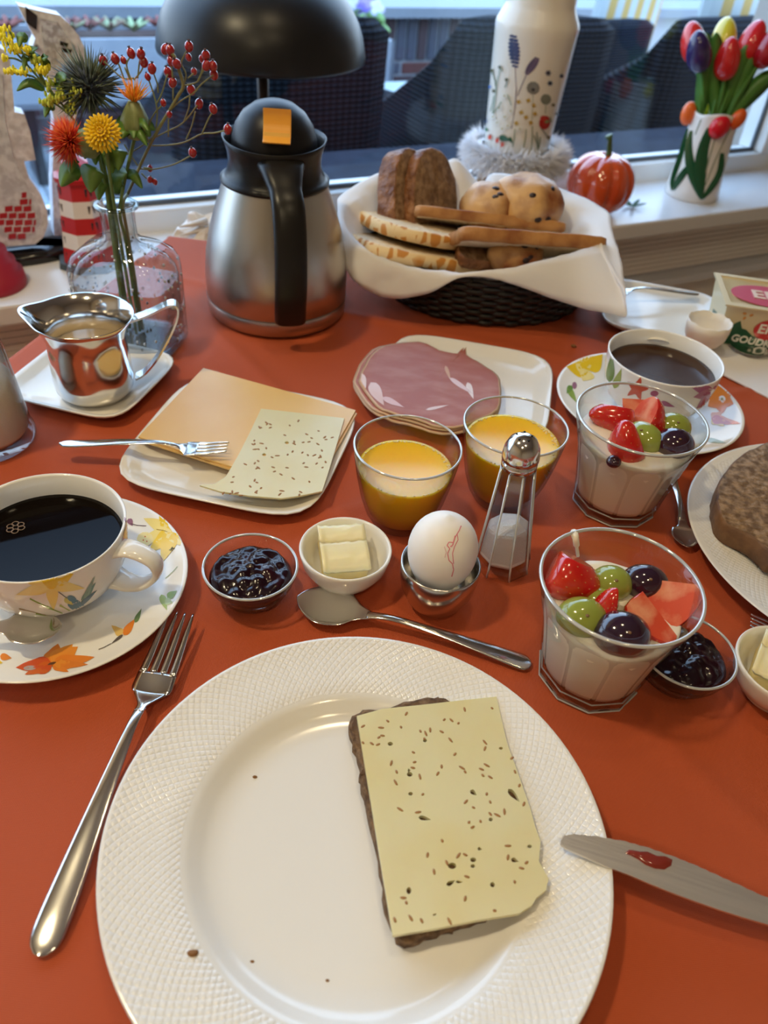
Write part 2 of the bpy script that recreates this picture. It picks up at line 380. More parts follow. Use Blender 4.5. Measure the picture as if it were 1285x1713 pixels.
def wchair(u, d, rz, label, w=.62, cushion=False):
    r = empty('wicker_chair', WW(u, d, GZ), label, 'chair', 'dark wicker armchairs outside the window', rz=WA+rz)
    h, dep = .86, .60; W2 = w/2
    # back faces local -Y side; chair opens to +Y
    nb = 12; V = []; F_ = []
    path = [(-W2, .5*dep), (-W2, .1), (-W2, -.2), (-W2+.03, -.27), (-W2+.09, -.30), (0, -.31), (W2-.09, -.30), (W2-.03, -.27), (W2, -.2), (W2, .1), (W2, .5*dep)]
    tops = [.56, .58, .76, .855, .86, .86, .86, .855, .76, .58, .56]
    for i, (x, y) in enumerate(path):
        dx, dy = -x*.13/W2, (.09 if abs(x) < W2-.05 else (.06 if y < -.2 else 0))
        if i in (0, 1, 9, 10): dy = 0
        zt = tops[i]
        V += [(x*.93, y*.96, .04), (x, y, zt-.03), (x+dx*.3, y+dy*.3, zt), (x+dx*.8, y+dy*.8, zt), (x+dx, y+dy, zt-.03), (x*.93+dx, y*.96+dy, .04)]
    for i in range(len(path)-1):
        for k in range(5): F_.append((i*6+k, i*6+k+1, (i+1)*6+k+1, (i+1)*6+k))
        F_.append((i*6+5, i*6, (i+1)*6, (i+1)*6+5))
    e = (len(path)-1)*6; F_ += [(0, 1, 2, 3, 4, 5), tuple(e+k for k in (5, 4, 3, 2, 1, 0))]
    mesh('wicker_shell', (V, F_), wick, r)
    s_ = mesh('seat', box(-W2+.07, W2-.07, -.24, .28, .12, .36), wick, r, False); bevel_obj(s_, .02)
    c = mesh('cushion', box(-W2+.08, W2-.08, -.22, .27, .36, .43), M('grey_seat_cushion', (.10, .12, .15), .9), r, False); bevel_obj(c, .03, 3)
    for sx_ in (-1, 1):
        for sy in (-.24, .24): mesh('foot', box(sx_*(W2-.06)-.02, sx_*(W2-.06)+.02, sy-.02, sy+.02, 0, .06), blackpl, r, False)
    return r
wchair(.80, 2.36, .04, 'dark wicker armchair seen from behind, beside the black lamp')
wchair(1.56, 2.36, 0, 'dark wicker armchair seen from behind, behind the flowered milk can')
wchair(2.26, 2.34, .10, 'dark wicker armchair turned aside behind the ceramic tulip vase')
cpos = UV(PD(1030, 38, 3.1)); ca = wchair(cpos[0], 3.42, .1, 'dark wicker armchair beyond the flowered milk can with a striped cushion rising above its back')
def stripes(nm):
    if nm in MATS: return MATS[nm]
    m = M(nm, rough=.8, vcol=True); return m
def cushion(loc, rz, label, w=.56, h=.62):
    n = 10; V = []; F_ = []; C_ = []
    for side in (1, -1):
        for i in range(n*4+1):
            for j in range(9):
                x = -w/2+w*i/(n*4); z = h*j/8; e = (1-(2*x/w)**4)*(1-(2*z/h-1)**4)
                V.append((x, side*.05*max(e, 0)**.5, z)); 
    m_ = (n*4+1)*9
    for s_ in range(2):
        for i in range(n*4):
            for j in range(8):
                a = s_*m_+i*9+j; f = (a, a+1, a+10, a+9); F_.append(f if s_ else f[::-1])
    V2, F2, C2 = [], [], []
    for f in F_:
        k = len(V2); cx = sum(V[i][0] for i in f)/4; st = int((cx+w/2)/w*n) % 2
        for i in f: V2.append(V[i]); C2.append((.40, .27, .08) if st else (.36, .42, .44))
        F2.append((k, k+1, k+2, k+3))
    o = mesh('striped_cushion', (V2, F2), stripes('striped_fabric'), None, False)
    ca_ = o.data.color_attributes.new('Col', 'FLOAT_COLOR', 'POINT')
    for i, c in enumerate(C2): ca_.data[i].color = (*c, 1)
    o.matrix_world = Matrix.Translation(loc) @ Matrix.Rotation(rz, 4, 'Z') @ Matrix.Rotation(-.3, 4, 'X')
    return finish(o, label, 'cushion', 'striped back cushions')
def cush_at(px, py, d, lean, label, w, h):
    p = PD(px, py, d); cushion(p, WA, label, w, h)
    o = bpy.context.scene.objects['striped_cushion' if px < 1100 else 'striped_cushion.001']; o.matrix_world = Matrix.Translation(p) @ Matrix.Rotation(WA+lean*.5, 4, 'Z') @ Matrix.Rotation(lean, 4, 'Y') @ Matrix.Rotation(-.12, 4, 'X') @ Matrix.Translation((0, 0, -.30))
cush_at(1045, 34, 3.42, .22, 'yellow and white striped cushion right of the milk can, above the far wicker chair', .44, .62)
cush_at(1225, 84, 2.24, .20, 'yellow and white striped cushion above the wooden tulips', .46, .62)
# planters
leafm = M('pansy_leaf', (.16, .30, .08), .6); flm = M('violet_petal', (.30, .22, .75), .6); suc = M('succulent_green', (.32, .42, .22), .6, noise_=((.2, .08, .06), 8, .4, .6))
def planter(nm, u, d, z, w, h, dep, label):
    r = empty(nm, WW(u, d, GZ), label, 'planter', rz=WA); H_ = z-GZ
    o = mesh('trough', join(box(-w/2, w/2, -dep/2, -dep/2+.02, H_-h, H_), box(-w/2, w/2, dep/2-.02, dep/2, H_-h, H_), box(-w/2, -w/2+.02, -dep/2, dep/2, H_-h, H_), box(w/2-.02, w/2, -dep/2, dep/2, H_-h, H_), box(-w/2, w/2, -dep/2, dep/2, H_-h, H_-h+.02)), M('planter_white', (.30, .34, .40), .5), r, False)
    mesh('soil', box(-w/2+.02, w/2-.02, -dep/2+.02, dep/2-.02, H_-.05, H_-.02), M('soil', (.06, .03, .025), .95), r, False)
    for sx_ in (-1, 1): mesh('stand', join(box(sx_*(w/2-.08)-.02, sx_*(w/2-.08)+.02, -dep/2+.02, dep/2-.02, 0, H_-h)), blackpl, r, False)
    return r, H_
pl, H_ = planter('flower_trough', .70, 3.75, -.245, .95, .24, .3, 'long white trough of pale succulents at the upper left, outside')
for k in range(9):
    x = -.4+k*.1; V = join(*[xf(ell(.012, .045, .006, 8, 5), Matrix.Translation((x+.03*math.sin(k), .02*math.cos(k*2), H_+.005)) @ Matrix.Rotation(a*PI/4, 4, 'Z') @ Matrix.Rotation(.5, 4, 'X') @ Matrix.Translation((0, .035, 0))) for a in range(8)])
    mesh('succulent', V, suc if k % 3 else M('red_succulent', (.22, .05, .04), .6), pl)
fb_ = UV(PD(585, 66, 3.72)); p2, H2 = planter('flower_box', fb_[0], 3.80, fb_[2], .42, .30, .26, 'white box of violet pansies beside the black lamp shade, outside')
lf = join(*[xf(ell(.03, .018, .004, 8, 5), Matrix.Translation((random.uniform(-.19, .19), random.uniform(-.12, .12), H2+random.uniform(0, .10))) @ Matrix.Rotation(random.uniform(0, 6.3), 4, 'Z') @ Matrix.Rotation(random.uniform(-.8, .8), 4, 'Y')) for k in range(150)])
finish(mesh('pansy_foliage', lf, leafm, p2), kind='stuff')
for k in range(11):
    c = Vector((random.uniform(-.17, .17), random.uniform(-.12, .06), H2+random.uniform(.08, .15))); R_ = Matrix.Translation(c) @ Matrix.Rotation(random.uniform(-.5, .5), 4, 'Y') @ Matrix.Rotation(1.0+random.uniform(-.4, .3), 4, 'X')
    mesh('pansy_bloom', join(*[xf(ell(.02, .024, .004, 8, 5), R_ @ Matrix.Rotation(a*2*PI/5, 4, 'Z') @ Matrix.Translation((0, .018, 0))) for a in range(5)]), flm if k % 3 else M('pale_violet', (.6, .6, .85), .6), p2)
# fence posts far left
fe = empty('trellis', WW(-.55, 3.9, GZ), 'dark trellis with pale laths at the far left, outside', 'fence', rz=WA)
for k in range(5): mesh('post', box(-.6+k*.25, -.55+k*.25, 0, .03, 0, 1.1), M('dark_post', (.04, .045, .05), .8), fe, False)
for k in range(6): mesh('lath', box(-.7, .6, -.02, 0, .15+k*.16, .19+k*.16), M('pale_lath', (.45, .5, .52), .8), fe, False)
ca.scale.z = (cpos[2]-GZ)/.86
# ================================================================ on the windowsill
SZ = -.07
def at_sill(px, py, d):  # point on the sill
    p = P(px, py, SZ); return p
# black mushroom lamp
lc = Vector((-.232, 1.235, SZ)); lp = empty('table_lamp', lc, 'black mushroom-shaped table lamp with a wide domed shade behind the thermos jug', 'lamp')
prof = []
for k in range(13): a = k/12*PI/2; prof.append((.143*math.cos(a)**.85 if k < 12 else 0, .262+.105*math.sin(a)))
prof = [(.133, .2665), (.139, .260), (.1435, .258), (.1445, .262)]+prof[1:]
inner = [(.131, .2665)]+[(.137*math.cos(k/12*PI/2)**.85 if k < 12 else 0, .262+.10*math.sin(k/12*PI/2)) for k in range(1, 13)]
mesh('lamp_shade', join(lathe(prof, 64), lathe(inner, 64)), M('satin_black_metal', (.010, .010, .012), .34, spec=.35), lp)
mesh('stem', tube([(0, 0, .008), (0, 0, .33)], .0085, 16), M('dark_bronze', (.03, .02, .015), .35, .6), lp)
mesh('base', lathe([(0, .012), (.03, .012), (.06, .008), (.065, .003), (.065, 0), (0, 0)], 48), MATS['satin_black_metal'], lp)
# milk can on a furry stool
mc = WW(.882, 1.165, 0); mc = Vector((.166, 1.452, 0))
st = empty('fur_stool', (mc.x, mc.y, SZ), 'small wooden-legged stool with a white fur seat on the windowsill', 'stool')
wood = M('light_wood', (.52, .33, .17), .55, noise_=((.42, .25, .12), 30, .3, .7, (6, 6, .6)))
mesh('seat', lathe([(0, .09), (.07, .09), (.075, .097), (.07, .105), (0, .105)], 32), M('seat_felt', (.8, .8, .82), .9), st)
for a in (.5, 1.9, 3.6, 5.2): 
    mesh('leg', tube([(.05*math.cos(a), .05*math.sin(a), .093), (.078*math.cos(a), .078*math.sin(a), .0)], [.009, .007], 10), wood, st)
V = []; F_ = []
for k in range(6000):
    a = random.uniform(0, 2*PI); b = random.uniform(-.9, 1.2); R_ = .068+.012*math.cos(b); c = Vector((R_*math.cos(a), R_*math.sin(a), .100+.016*math.sin(b)))
    dd = Vector((math.cos(a)*math.cos(b), math.sin(a)*math.cos(b), math.sin(b)*.8-.35))+Vector([random.uniform(-.5, .5) for _ in range(3)]); e = c+dd.normalized()*random.uniform(.012, .027)
    s1 = dd.cross(Vector((random.random(), random.random(), random.random()))).normalized()*.0016; i = len(V); V += [c-s1, c+s1, e]; F_.append((i, i+1, i+2))
fu = mesh('fur_trim', join((V, F_), lathe([(.060, .090), (.076, .093), (.080, .101), (.076, .109), (.060, .111)], 32)), M('white_fur', (.93, .93, .96), .9, sheen=.5), st); fu['kind'] = 'stuff'
can = empty('milk_can', (mc.x, mc.y, .042), 'tall cream milk can vase printed with wild flowers, standing on the fur stool', 'vase')
body = [(0, 0), (.052, 0), (.0555, .003), (.0575, .03), (.0655, .17), (.0665, .182), (.065, .188), (.056, .205), (.0545, .211), (.0545, .26), (.056, .28), (.050, .28), (.050, .215), (.05, .02), (0, .015)]
cb_ = mesh('can_body', lathe(body, 64), M('cream_enamel', (.82, .78, .70), .18, spec=.6), can)
pr = []
g1, g2, blu, vio, red = (.10, .16, .10), (.22, .28, .16), (.07, .13, .32), (.12, .09, .17), (.45, .02, .02)
def lav(x0, y0, x1, y1, w, col, n=9):
    out = []
    for k in range(n):
        t_ = k/(n-1); x, y = x0+(x1-x0)*t_, y0+(y1-y0)*t_; ww = w*(.35+.65*math.sin(PI*(.15+.75*t_)))
        out.append((disc(x-ww*.35, y, ww*.5, ww*.3), col)); out.append((disc(x+ww*.35, y+1.5, ww*.5, ww*.3), tuple(c*1.3 for c in col)))
    return out
pr += segs([(862, 110), (864, 150), (862, 180), (856, 215)], 1.6, vio)+lav(859, 60, 862, 110, 12, (.05, .07, .16))+lav(898, 97, 882, 122, 9, vio)+segs([(882, 122), (872, 145), (866, 160)], 1.3, vio)
pr += [(disc(892, 147, 11), (.22, .22, .20)), (disc(892, 150, 3), (.05, .05, .05)), (disc(913, 166, 9), (.22, .24, .20))]+segs([(892, 158), (890, 200)], 1, g2)+segs([(913, 175), (912, 190)], 1, g2)
for x, y, r_ in ((917, 122, 5), (920, 139, 4.5), (939, 127, 3.5)): pr += [(petal(x, y, a, r_*1.2, 1.8), (.10, .13, .22)) for a in range(0, 360, 60)]+[(disc(x, y, r_*.45), (.02, .02, .04))]
pr += [(disc(911, 205, 9.5, 12, ang=15), red), (disc(914, 203, 4, 3), (.25, .3, .12)), (disc(909, 198, 6, 5), (.55, .04, .03))]
for x, y in ((884, 168), (872, 188), (893, 176), (880, 196), (864, 206), (888, 205), (895, 190), (868, 170)): pr += [(petal(x, y, a, 4.5, 2), (.55, .36, .08)) for a in (20, 110, 200, 290)]
for x, y in ((832, 205), (845, 195), (836, 180), (850, 210), (826, 195), (855, 185), (870, 215), (845, 160), (841, 215)): pr += [(petal(x, y, a, 6, 2.2), (.80, .80, .74)) for a in range(0, 360, 60)]+[(disc(x, y, 1.8), (.5, .42, .2))]
for x, y in ((816, 140), (813, 152), (815, 166), (806, 182), (820, 145)): pr.append((disc(x, y, 3), (.12, .25, .6)))
pr += [(disc(810, 200, 7, 9), (.03, .10, .28)), (petal(806, 215, -70, 25, 5), (.06, .2, .5))]
for x, y in ((821, 229), (833, 234), (841, 241)): pr += [(disc(x, y, 3, 5, ang=8), (.65, .08, .04)), (petal(x, y-5, 60, 3, 1.2), g1)]
pr += [(petal(836, 228, 20, 20, 5), (.03, .12, .07)), (petal(818, 216, 170, 10, 3), (.05, .2, .1)), (petal(852, 229, 60, 12, 3), (.03, .12, .07))]
for x0, y0, x1, y1 in ((838, 112, 832, 140), (832, 140, 826, 190), (825, 118, 832, 150), (849, 135, 846, 146), (838, 112, 842, 120), (850, 158, 856, 176), (828, 160, 822, 186), (840, 170, 826, 190), (897, 220, 899, 250), (893, 226, 899, 248), (903, 228, 899, 249), (880, 215, 876, 245), (905, 215, 918, 235), (862, 215, 858, 245), (890, 210, 888, 250)): pr += segs([(x0, y0), ((x0+x1)/2+1, (y0+y1)/2), (x1, y1)], 1.5, g1 if x0 % 2 else g2)
for x, y in ((838, 112), (825, 118), (849, 133), (828, 152), (930, 190), (916, 229), (924, 175)): pr.append((disc(x, y, 3), (.16, .16, .10)))
pr += [(petal(930, 215, -80, 16, 3), (.2, .3, .12)), (petal(920, 205, -95, 12, 2), (.3, .3, .2))]
bpy.context.view_layer.update(); decals('wildflower_print', cb_, pr, prints, can)
# pumpkin
pk = WW(1.075, 1.145, SZ); pk = P(1006, 345, SZ); pk = Vector((.335, 1.50, SZ)); pu = empty('pumpkin', pk, 'shiny orange ceramic pumpkin with a green stalk on the windowsill', 'pumpkin')
def ribs(a, i, r, z): return r*(1-.11*abs(math.cos(a*4.5))**6), z
prof = [(0, .012)]+[(.061*math.sin(PI*(k+.5)/16)**.75, .053-.053*math.cos(PI*(k+.5)/16)*(1 if k < 8 else .92)) for k in range(16)]+[(0, .088)]
mesh('pumpkin_body', lathe(prof, 90, lambda a, i, r, z: (r*(1-.12*abs(math.cos(a*4.5))**8), z)), M('orange_glaze', (.72, .10, .02), .08, coat=1, noise_=((.6, .06, .015), 12, .3, .7)), pu)
mesh('stalk', tube([(0, 0, .084), (.002, 0, .105), (-.002, 0, .125), (-.006, 0, .132)], [.009, .005, .004, .007], 10), M('stalk_green', (.05, .11, .03), .4), pu)
sp = empty('green_sprig', P(1058, 345, SZ+.002), 'small dark green leaf sprig beside the orange pumpkin', 'sprig')
for a in (0, .9, 2.2, 3.5, 4.6): mesh('leaf', xf(ell(.014, .004, .0015, 8, 5), Matrix.Rotation(a, 4, 'Z') @ Matrix.Translation((.012, 0, .004)) @ Matrix.Rotation(-.3, 4, 'Y')), M('sprig_green', (.04, .10, .04), .6), sp)
# ceramic tulip vase and wooden tulips
tv = Vector((.553, 1.652, SZ)); tva = empty('tulip_vase', tv, 'white ceramic vase with raised coloured tulips and green leaves on the windowsill', 'vase')
cer = M('tulip_vase_glaze', (.82, .79, .74), .2)
vb = mesh('vase_body', lathe([(0, 0), (.050, 0), (.053, .004), (.05, .03), (.0455, .08), (.0435, .12), (.0445, .150), (.0455, .155), (.042, .156), (.040, .148), (.039, .05), (0, .02)], 48, lambda a, i, r, z: (r, z+(.004*math.sin(3*a) if z > .14 else 0))), cer, tva)
bpy.context.view_layer.update(); bvv = tree_(vb); dg = M('glazed_dark_green', (.012, .09, .035), .25)
def onvase(px, py):
    h = bvv.ray_cast(CAM, ray(px, py).normalized()); return h[0] or PY(px, py, tv.y)
def bud(px, py, col, r=.0085, h=.014, tilt=0):
    r *= 1.7; h *= 1.5
    m_ = Matrix.Translation(onvase(px, py)-tv) @ Matrix.Rotation(tilt, 4, 'Y'); mesh('raised_tulip', xf(ell(r, r*.8, h, 12, 8), m_), M('glaze_%d' % (col[0]*100+col[1]*10), col, .15), tva)
bud(1152, 190, (.85, .16, .03)); bud(1175, 186, (.85, .65, .02), .0075, .011); bud(1204, 213, (.65, .01, .02), .011, .014, .5); bud(1234, 200, (.80, .12, .02), .008, .013, .4)
def vleaf(pts, ws):
    V = []; F_ = []; n = Vector((0, -1, .1))
    c = [onvase(*p)-tv+Vector((0, -.0015, 0)) for p in pts]; c = spline(c, 4); m_ = len(c)
    for i, p in enumerate(c):
        t_ = i/(m_-1); w = .0005+.0125*math.sin(PI*min(1, t_*.85+.12))*ws; tt = (c[min(i+1, m_-1)]-c[max(i-1, 0)]).normalized(); sd = tt.cross(n).normalized()
        rad = Vector((p.x, p.y, 0)); rad.normalize()
        for s_ in (-1, 0, 1): q = p+sd*w*s_; V.append(q+rad*(.0035 if s_ == 0 else -.0005))
    for i in range(m_-1):
        for k in range(2): a = i*3+k; F_.append((a, a+1, a+4, a+3))
    mesh('raised_leaf', (V, F_), dg, tva)
vleaf([(1158, 218), (1156, 250), (1160, 290), (1172, 332)], 1.0); vleaf([(1188, 213), (1178, 250), (1172, 290), (1174, 333)], 1.05); vleaf([(1152, 215), (1142, 260), (1128, 300), (1124, 318)], .8); vleaf([(1156, 275), (1140, 300), (1127, 318)], .9); vleaf([(1208, 255), (1203, 285), (1190, 312), (1176, 332)], .7)
for q in ([(1173, 200), (1163, 225)], [(1197, 229), (1180, 290), (1176, 315)], [(1222, 215), (1200, 260), (1180, 310)]): mesh('raised_stem', tube(spline([onvase(*p)-tv for p in q], 5), .0012, 6), M('stem_olive', (.18, .22, .12), .4), tva)
tgr = M('painted_green', (.06, .20, .03), .35, noise_=((.10, .28, .05), 20, .3, .7)); tw = 0
def tulip(base, head, col, label, leafs=(), r=.0235, h=.036):
    b0 = PY(base[0], base[1], tv.y-.005)+Vector((0, 0, 0)); hd = PY(head[0], head[1], tv.y+head[2]); foot = Vector((tv.x+(b0.x-tv.x)*.4, tv.y, SZ+.03))
    o = empty('wooden_tulip', foot, label, 'tulip')
    mesh('stem', tube(spline([(0, 0, 0), b0-foot, hd-foot], 8), .0045, 8), tgr, o)
    ax = (hd-b0).normalized(); mt = frame(hd-foot, ax.cross(Vector((0, 1, 0))), ax)
    hv = ell(r, r, h, 18, 12); hv = [(x*(1-.12*abs(math.sin(1.5*math.atan2(y, x))))*(1-.15*z/h), y*(1-.15*z/h), z) for x, y, z in hv[0]], hv[1]
    mesh('flower_head', xf(hv, mt), M('tulip_%s' % col[3], col[:3], .12, coat=.5), o)
    for (x, y, w, dd) in leafs:
        tip = PY(x, y, tv.y+dd)-foot; c = spline([b0-foot-Vector((0, 0, .02)), (b0-foot)*.5+tip*.5+Vector(((w*.5), 0, .004)), tip], 8); V = []; F_ = []; m_ = len(c)
        for i, p in enumerate(c):
            t_ = i/(m_-1); ww = .0008+.0165*math.sin(PI*(.08+.9*t_))**.8
            tt = (c[min(i+1, m_-1)]-c[max(i-1, 0)]).normalized(); sd = tt.cross(Vector((0, -1, .2))).normalized(); fn = sd.cross(tt)
            V += [p-sd*ww, p+fn*.002, p+sd*ww, p-fn*.002]
        for i in range(m_-1):
            for k in range(4): F_.append((i*4+k, i*4+(k+1) % 4, (i+1)*4+(k+1) % 4, (i+1)*4+k))
        mesh('leaf', (V, F_), tgr, o)
tulip((1176, 172), (1170, 87, -.015), (.035, .02, .10, 'purple'), 'dark purple wooden tulip, leftmost and nearest in the tulip vase', [(1180, 55, .01, 0)])
tulip((1172, 172), (1161, 72, .025), (.70, .03, .02, 'red'), 'red wooden tulip behind the dark purple one')
tulip((1203, 175), (1218, 99, -.01), (.62, .02, .02, 'deep_red'), 'large red wooden tulip at the centre of the tulip vase', [(1198, 55, -.01, 0)])
tulip((1196, 175), (1212, 65, .04), (.75, .62, .05, 'yellow'), 'yellow-green wooden tulip hidden behind the central red one')
tulip((1210, 175), (1258, 70, .02), (.68, .02, .025, 'red2'), 'red wooden tulip leaning right, near the window frame', [(1250, 75, .01, .0)])
tulip((1225, 178), (1288, 80, 0), (.40, .01, .02, 'crimson'), 'crimson wooden tulip cut by the right edge', [(1280, 72, -.012, 0), (1300, 118, .01, 0)])
# seahorses
stone = M('mosaic_grout', (.56, .56, .60), .4, noise_=((.84, .86, .92), 110, .35, .65), bump=(150, .5, .002))
mir = M('mirror_mosaic', (.75, .80, .85), .15, .5, noise_=((.45, .45, .46), 160, .4, .6)); redt = M('red_tile', (.42, .02, .03), .3)
def figure(nm, outline, d, label, extra):
    o3 = PD(outline[0][0], outline[0][1], d); base = Vector((o3.x, o3.y, SZ))
    e = empty(nm, base, label, 'seahorse', rz=WA); inv = Matrix.Rotation(-WA, 4, 'Z')
    def loc(p, dd=d): q = inv @ (PD(p[0], p[1], dd)-base); return q
    pts = [loc(p) for p in outline]; vf = curve_prism([(p.x, p.z) for p in pts], [], .03, .004)
    vf = [(v[0], v[2]-.015, v[1]) for v in vf[0]], [f[::-1] for f in vf[1]]
    mesh('mosaic_body', vf, stone, e, False)
    for nm2, poly, mat_, th in extra:
        q = [loc(p, d-.015) for p in poly]; vf = curve_prism([(p.x, p.z) for p in q], [], th, 0); vf = [(v[0], -.015-th+v[2], v[1]) for v in vf[0]], [f[::-1] for f in vf[1]]
        mesh(nm2, vf, mat_, e, False)
    return e
bs = M('black_glass_base', (.01, .01, .012), .12)
tiles = []
for r in range(7):
    y = 322+r*11.5; x0 = {0: 36, 1: 28, 2: 8, 3: -6, 4: -6, 5: 2, 6: 14}[r]; x1 = {0: 44, 1: 52, 2: 56, 3: 60, 4: 60, 5: 58, 6: 46}[r]; x = x0+(r % 2)*5
    while x < x1-3:
        xe = min(x+13, x1); tiles.append(('red_tile', [(x, y), (xe, y-1.5), (xe, y+7.5), (x, y+9)], redt, .0015)); x = xe+2.5
figure('seahorse', [(-30, 60), (6, 80), (14, 92), (17, 130), (22, 182), (38, 186), (48, 215), (57, 262), (38, 264), (46, 292), (66, 320), (76, 345), (78, 368), (70, 390), (56, 402), (-25, 408), (-38, 330), (-34, 200)], 1.200, 'grey mosaic seahorse with a belly of red tiles at the far left of the sill',
       [('pale_inlay', [(-20, 120), (4, 125), (8, 200), (22, 262), (50, 318), (66, 345), (66, 372), (52, 392), (10, 396), (-20, 380)], M('pale_inlay', (.70, .74, .78), .3, noise_=((.5, .52, .56), 90, .4, .6)), .0012)]+tiles)
b1 = PD(25, 398, 1.205); b1.z = SZ; e = empty('figure_base', b1, 'black oval base under the mosaic seahorse', 'base', rz=WA); mesh('base_slab', lathe([(0, .014), (.075, .014), (.082, .009), (.08, 0), (0, 0)], 40, lambda a, i, r, z: (r, z)), bs, e).scale = (1.0, .42, 1)
figure('seahorse', [(28, 6), (60, 14), (97, 22), (112, 36), (128, 55), (138, 76), (141, 110), (132, 150), (122, 200), (116, 300), (122, 388), (88, 388), (84, 300), (88, 200), (82, 170), (76, 130), (66, 105), (60, 85), (50, 78), (56, 60), (42, 35)], 1.222, 'silvery mosaic seahorse with a black ear, behind the thistle',
       [('black_ear', [(42, 10), (62, 26), (61, 50), (44, 38)], bs, .002), ('mirror_cheek', [(66, 30), (96, 36), (126, 78), (128, 120), (100, 130), (76, 100)], mir, .0012), ('black_tile', [(100, 68), (114, 72), (112, 78), (100, 75)], bs, .002), ('black_tile', [(103, 79), (120, 83), (117, 89), (103, 86)], bs, .002), ('eye', disc(60, 78, 5), M('eye_grey', (.35, .37, .4), .2), .003), ('pupil', disc(60, 78, 2.2), bs, .0035)])
b2 = PD(104, 388, 1.218); b2.z = SZ; e = empty('figure_base', b2, 'black base behind the toy lighthouse', 'base', rz=WA); mesh('base_slab', lathe([(0, .014), (.05, .014), (.055, 0), (0, 0)], 30), bs, e).scale = (.9, .42, 1)
# lighthouse
lh = P(148, 448, SZ); lh = Vector((lh.x-.002, lh.y+.02, SZ)); le = empty('toy_lighthouse', lh, 'small octagonal lighthouse with red and white bands behind the flower vase', 'lighthouse')
mesh('base', lathe([(0, .008), (.046, .008), (.048, 0), (0, 0)], 8), M('slate_base', (.05, .07, .08), .5), le, False)
lr, lw_ = M('lighthouse_red', (.50, .02, .025), .35), M('lighthouse_white', (.78, .76, .74), .4)
zz = [.008, .030, .052, .074, .096, .118]
for k in range(5):
    r0_, r1_ = .039-.0022*k, .039-.0022*(k+1); bd = mesh('band', lathe([(0, zz[k]), (r0_, zz[k]), (r1_, zz[k+1]), (0, zz[k+1])], 8), lr if k % 2 == 0 else lw_, le, False)
    for a in (-1.18, -1.96+PI, -2.75): 
        R_ = (r0_+r1_)/2*.925; aa = PI/8+round((a-PI/8)/(PI/4))*PI/4+PI/8
        if k % 2 or a < 0: mesh('window_relief', xf(join(box(-.0015, .0015, -.0045, .0045, -.005, .005)), Matrix.Translation((R_*math.cos(aa), R_*math.sin(aa), (zz[k]+zz[k+1])/2)) @ Matrix.Rotation(aa, 4, 'Z')), M('window_dark', (.04, .04, .05), .4), bd, False)
mesh('gallery', lathe([(0, .118), (.031, .118), (.032, .124), (.02, .125), (.018, .14), (0, .15)], 8), lr, le, False)
# stepped red object
rd = WW(.000, 1.126, SZ); e = empty('stepped_stand', rd, 'raspberry red stepped round stand at the left edge', 'stand')
mesh('stepped_body', lathe([(0, 0), (.047, 0), (.048, .003), (.046, .019), (.040, .021), (.039, .034), (.033, .036), (.031, .050), (.022, .052), (.019, .07), (0, .072)], 48), M('raspberry_red', (.36, .012, .035), .5), e)
# crumpled white shell and grey pad behind the jug
sh = empty('seashell', PD(352, 348, 1.13), 'white crumpled sea shell on the sill behind the thermos jug', 'shell', rz=WA); sh.location.z = SZ+.028
V, F_ = ell(.040, .026, .030, 22, 14, .5, 60, 3)
mesh('shell_body', ([tuple(Vector(v)*(1+.25*abs(math.sin(5*math.atan2(v[2], v[0]))))) for v in V], F_), M('shell_white', (.80, .76, .72), .5), sh, False)
for k in range(5): mesh('shell_spike', tube([(-.03+.005*k, -.01, -.01+.01*k), (-.052, -.02, -.018+.012*k)], [.006, .0012], 7), MATS['shell_white'], sh)
gp = finish(bevel_obj(mesh('felt_pad', box(-.06, .07, -.06, .04, 0, .028), M('grey_felt', (.18, .20, .24), .95), None, False, mw=Matrix.Translation(WW(.30, 1.11, SZ)) @ Matrix.Rotation(WA+.3, 4, 'Z')), .012, 3), 'grey felt pad lying on the sill at the table corner', 'pad')
# ================================================================ table and cloth
TC = [Vector((-.325, 1.028, 0)), Vector((.80, .953, 0)), Vector((.86, -.32, 0)), Vector((-.60, -.32, 0))]
tbl = empty('dining_table', (0, .4, FZ), 'wooden table under the orange-red cloth', 'table')
wd_ = M('table_wood', (.30, .17, .08), .5, noise_=((.22, .12, .05), 20, .3, .7, (1, 8, 8)))
def inset(k): c = Vector((.15, .3, 0)); return [p+(c-p).normalized()*k for p in TC]
q = inset(.008); mesh('table_top', ([(p.x, p.y-.4, z) for z in (-FZ-.032, -FZ-.004) for p in q], [(0, 1, 2, 3), (7, 6, 5, 4)]+[(i, i+4, (i+1) % 4+4, (i+1) % 4) for i in range(4)]), wd_, tbl, False)
for p in inset(.13): mesh('leg', box(p.x-.03, p.x+.03, p.y-.43, p.y-.37, 0, -FZ-.033), wd_, tbl, False)
cloth = M('orange_tablecloth', (.47, .088, .030), .65, spec=.22)
t = cloth.node_tree; N = t.nodes; L = t.links; b = N['Principled BSDF']
tcn = N.new('ShaderNodeTexCoord'); b1_ = None
for ax in ('X', 'Y'):
    w = N.new('ShaderNodeTexWave'); w.bands_direction = ax; w.inputs['Scale'].default_value = 330; L.new(tcn.outputs['Object'], w.inputs[0])
    bp = N.new('ShaderNodeBump'); bp.inputs['Strength'].default_value = .35; bp.inputs['Distance'].default_value = .0006; L.new(w.outputs['Fac'], bp.inputs['Height'])
    if b1_: L.new(b1_.outputs[0], bp.inputs['Normal'])
    b1_ = bp
L.new(b1_.outputs[0], b.inputs['Normal'])
NX, NY = 250, 250; V = []; F_ = []
cr1 = (P(300, 940), P(600, 850)); cr2 = (P(1040, 1180), P(1280, 1400)); cr3 = (P(900, 590), P(560, 520))
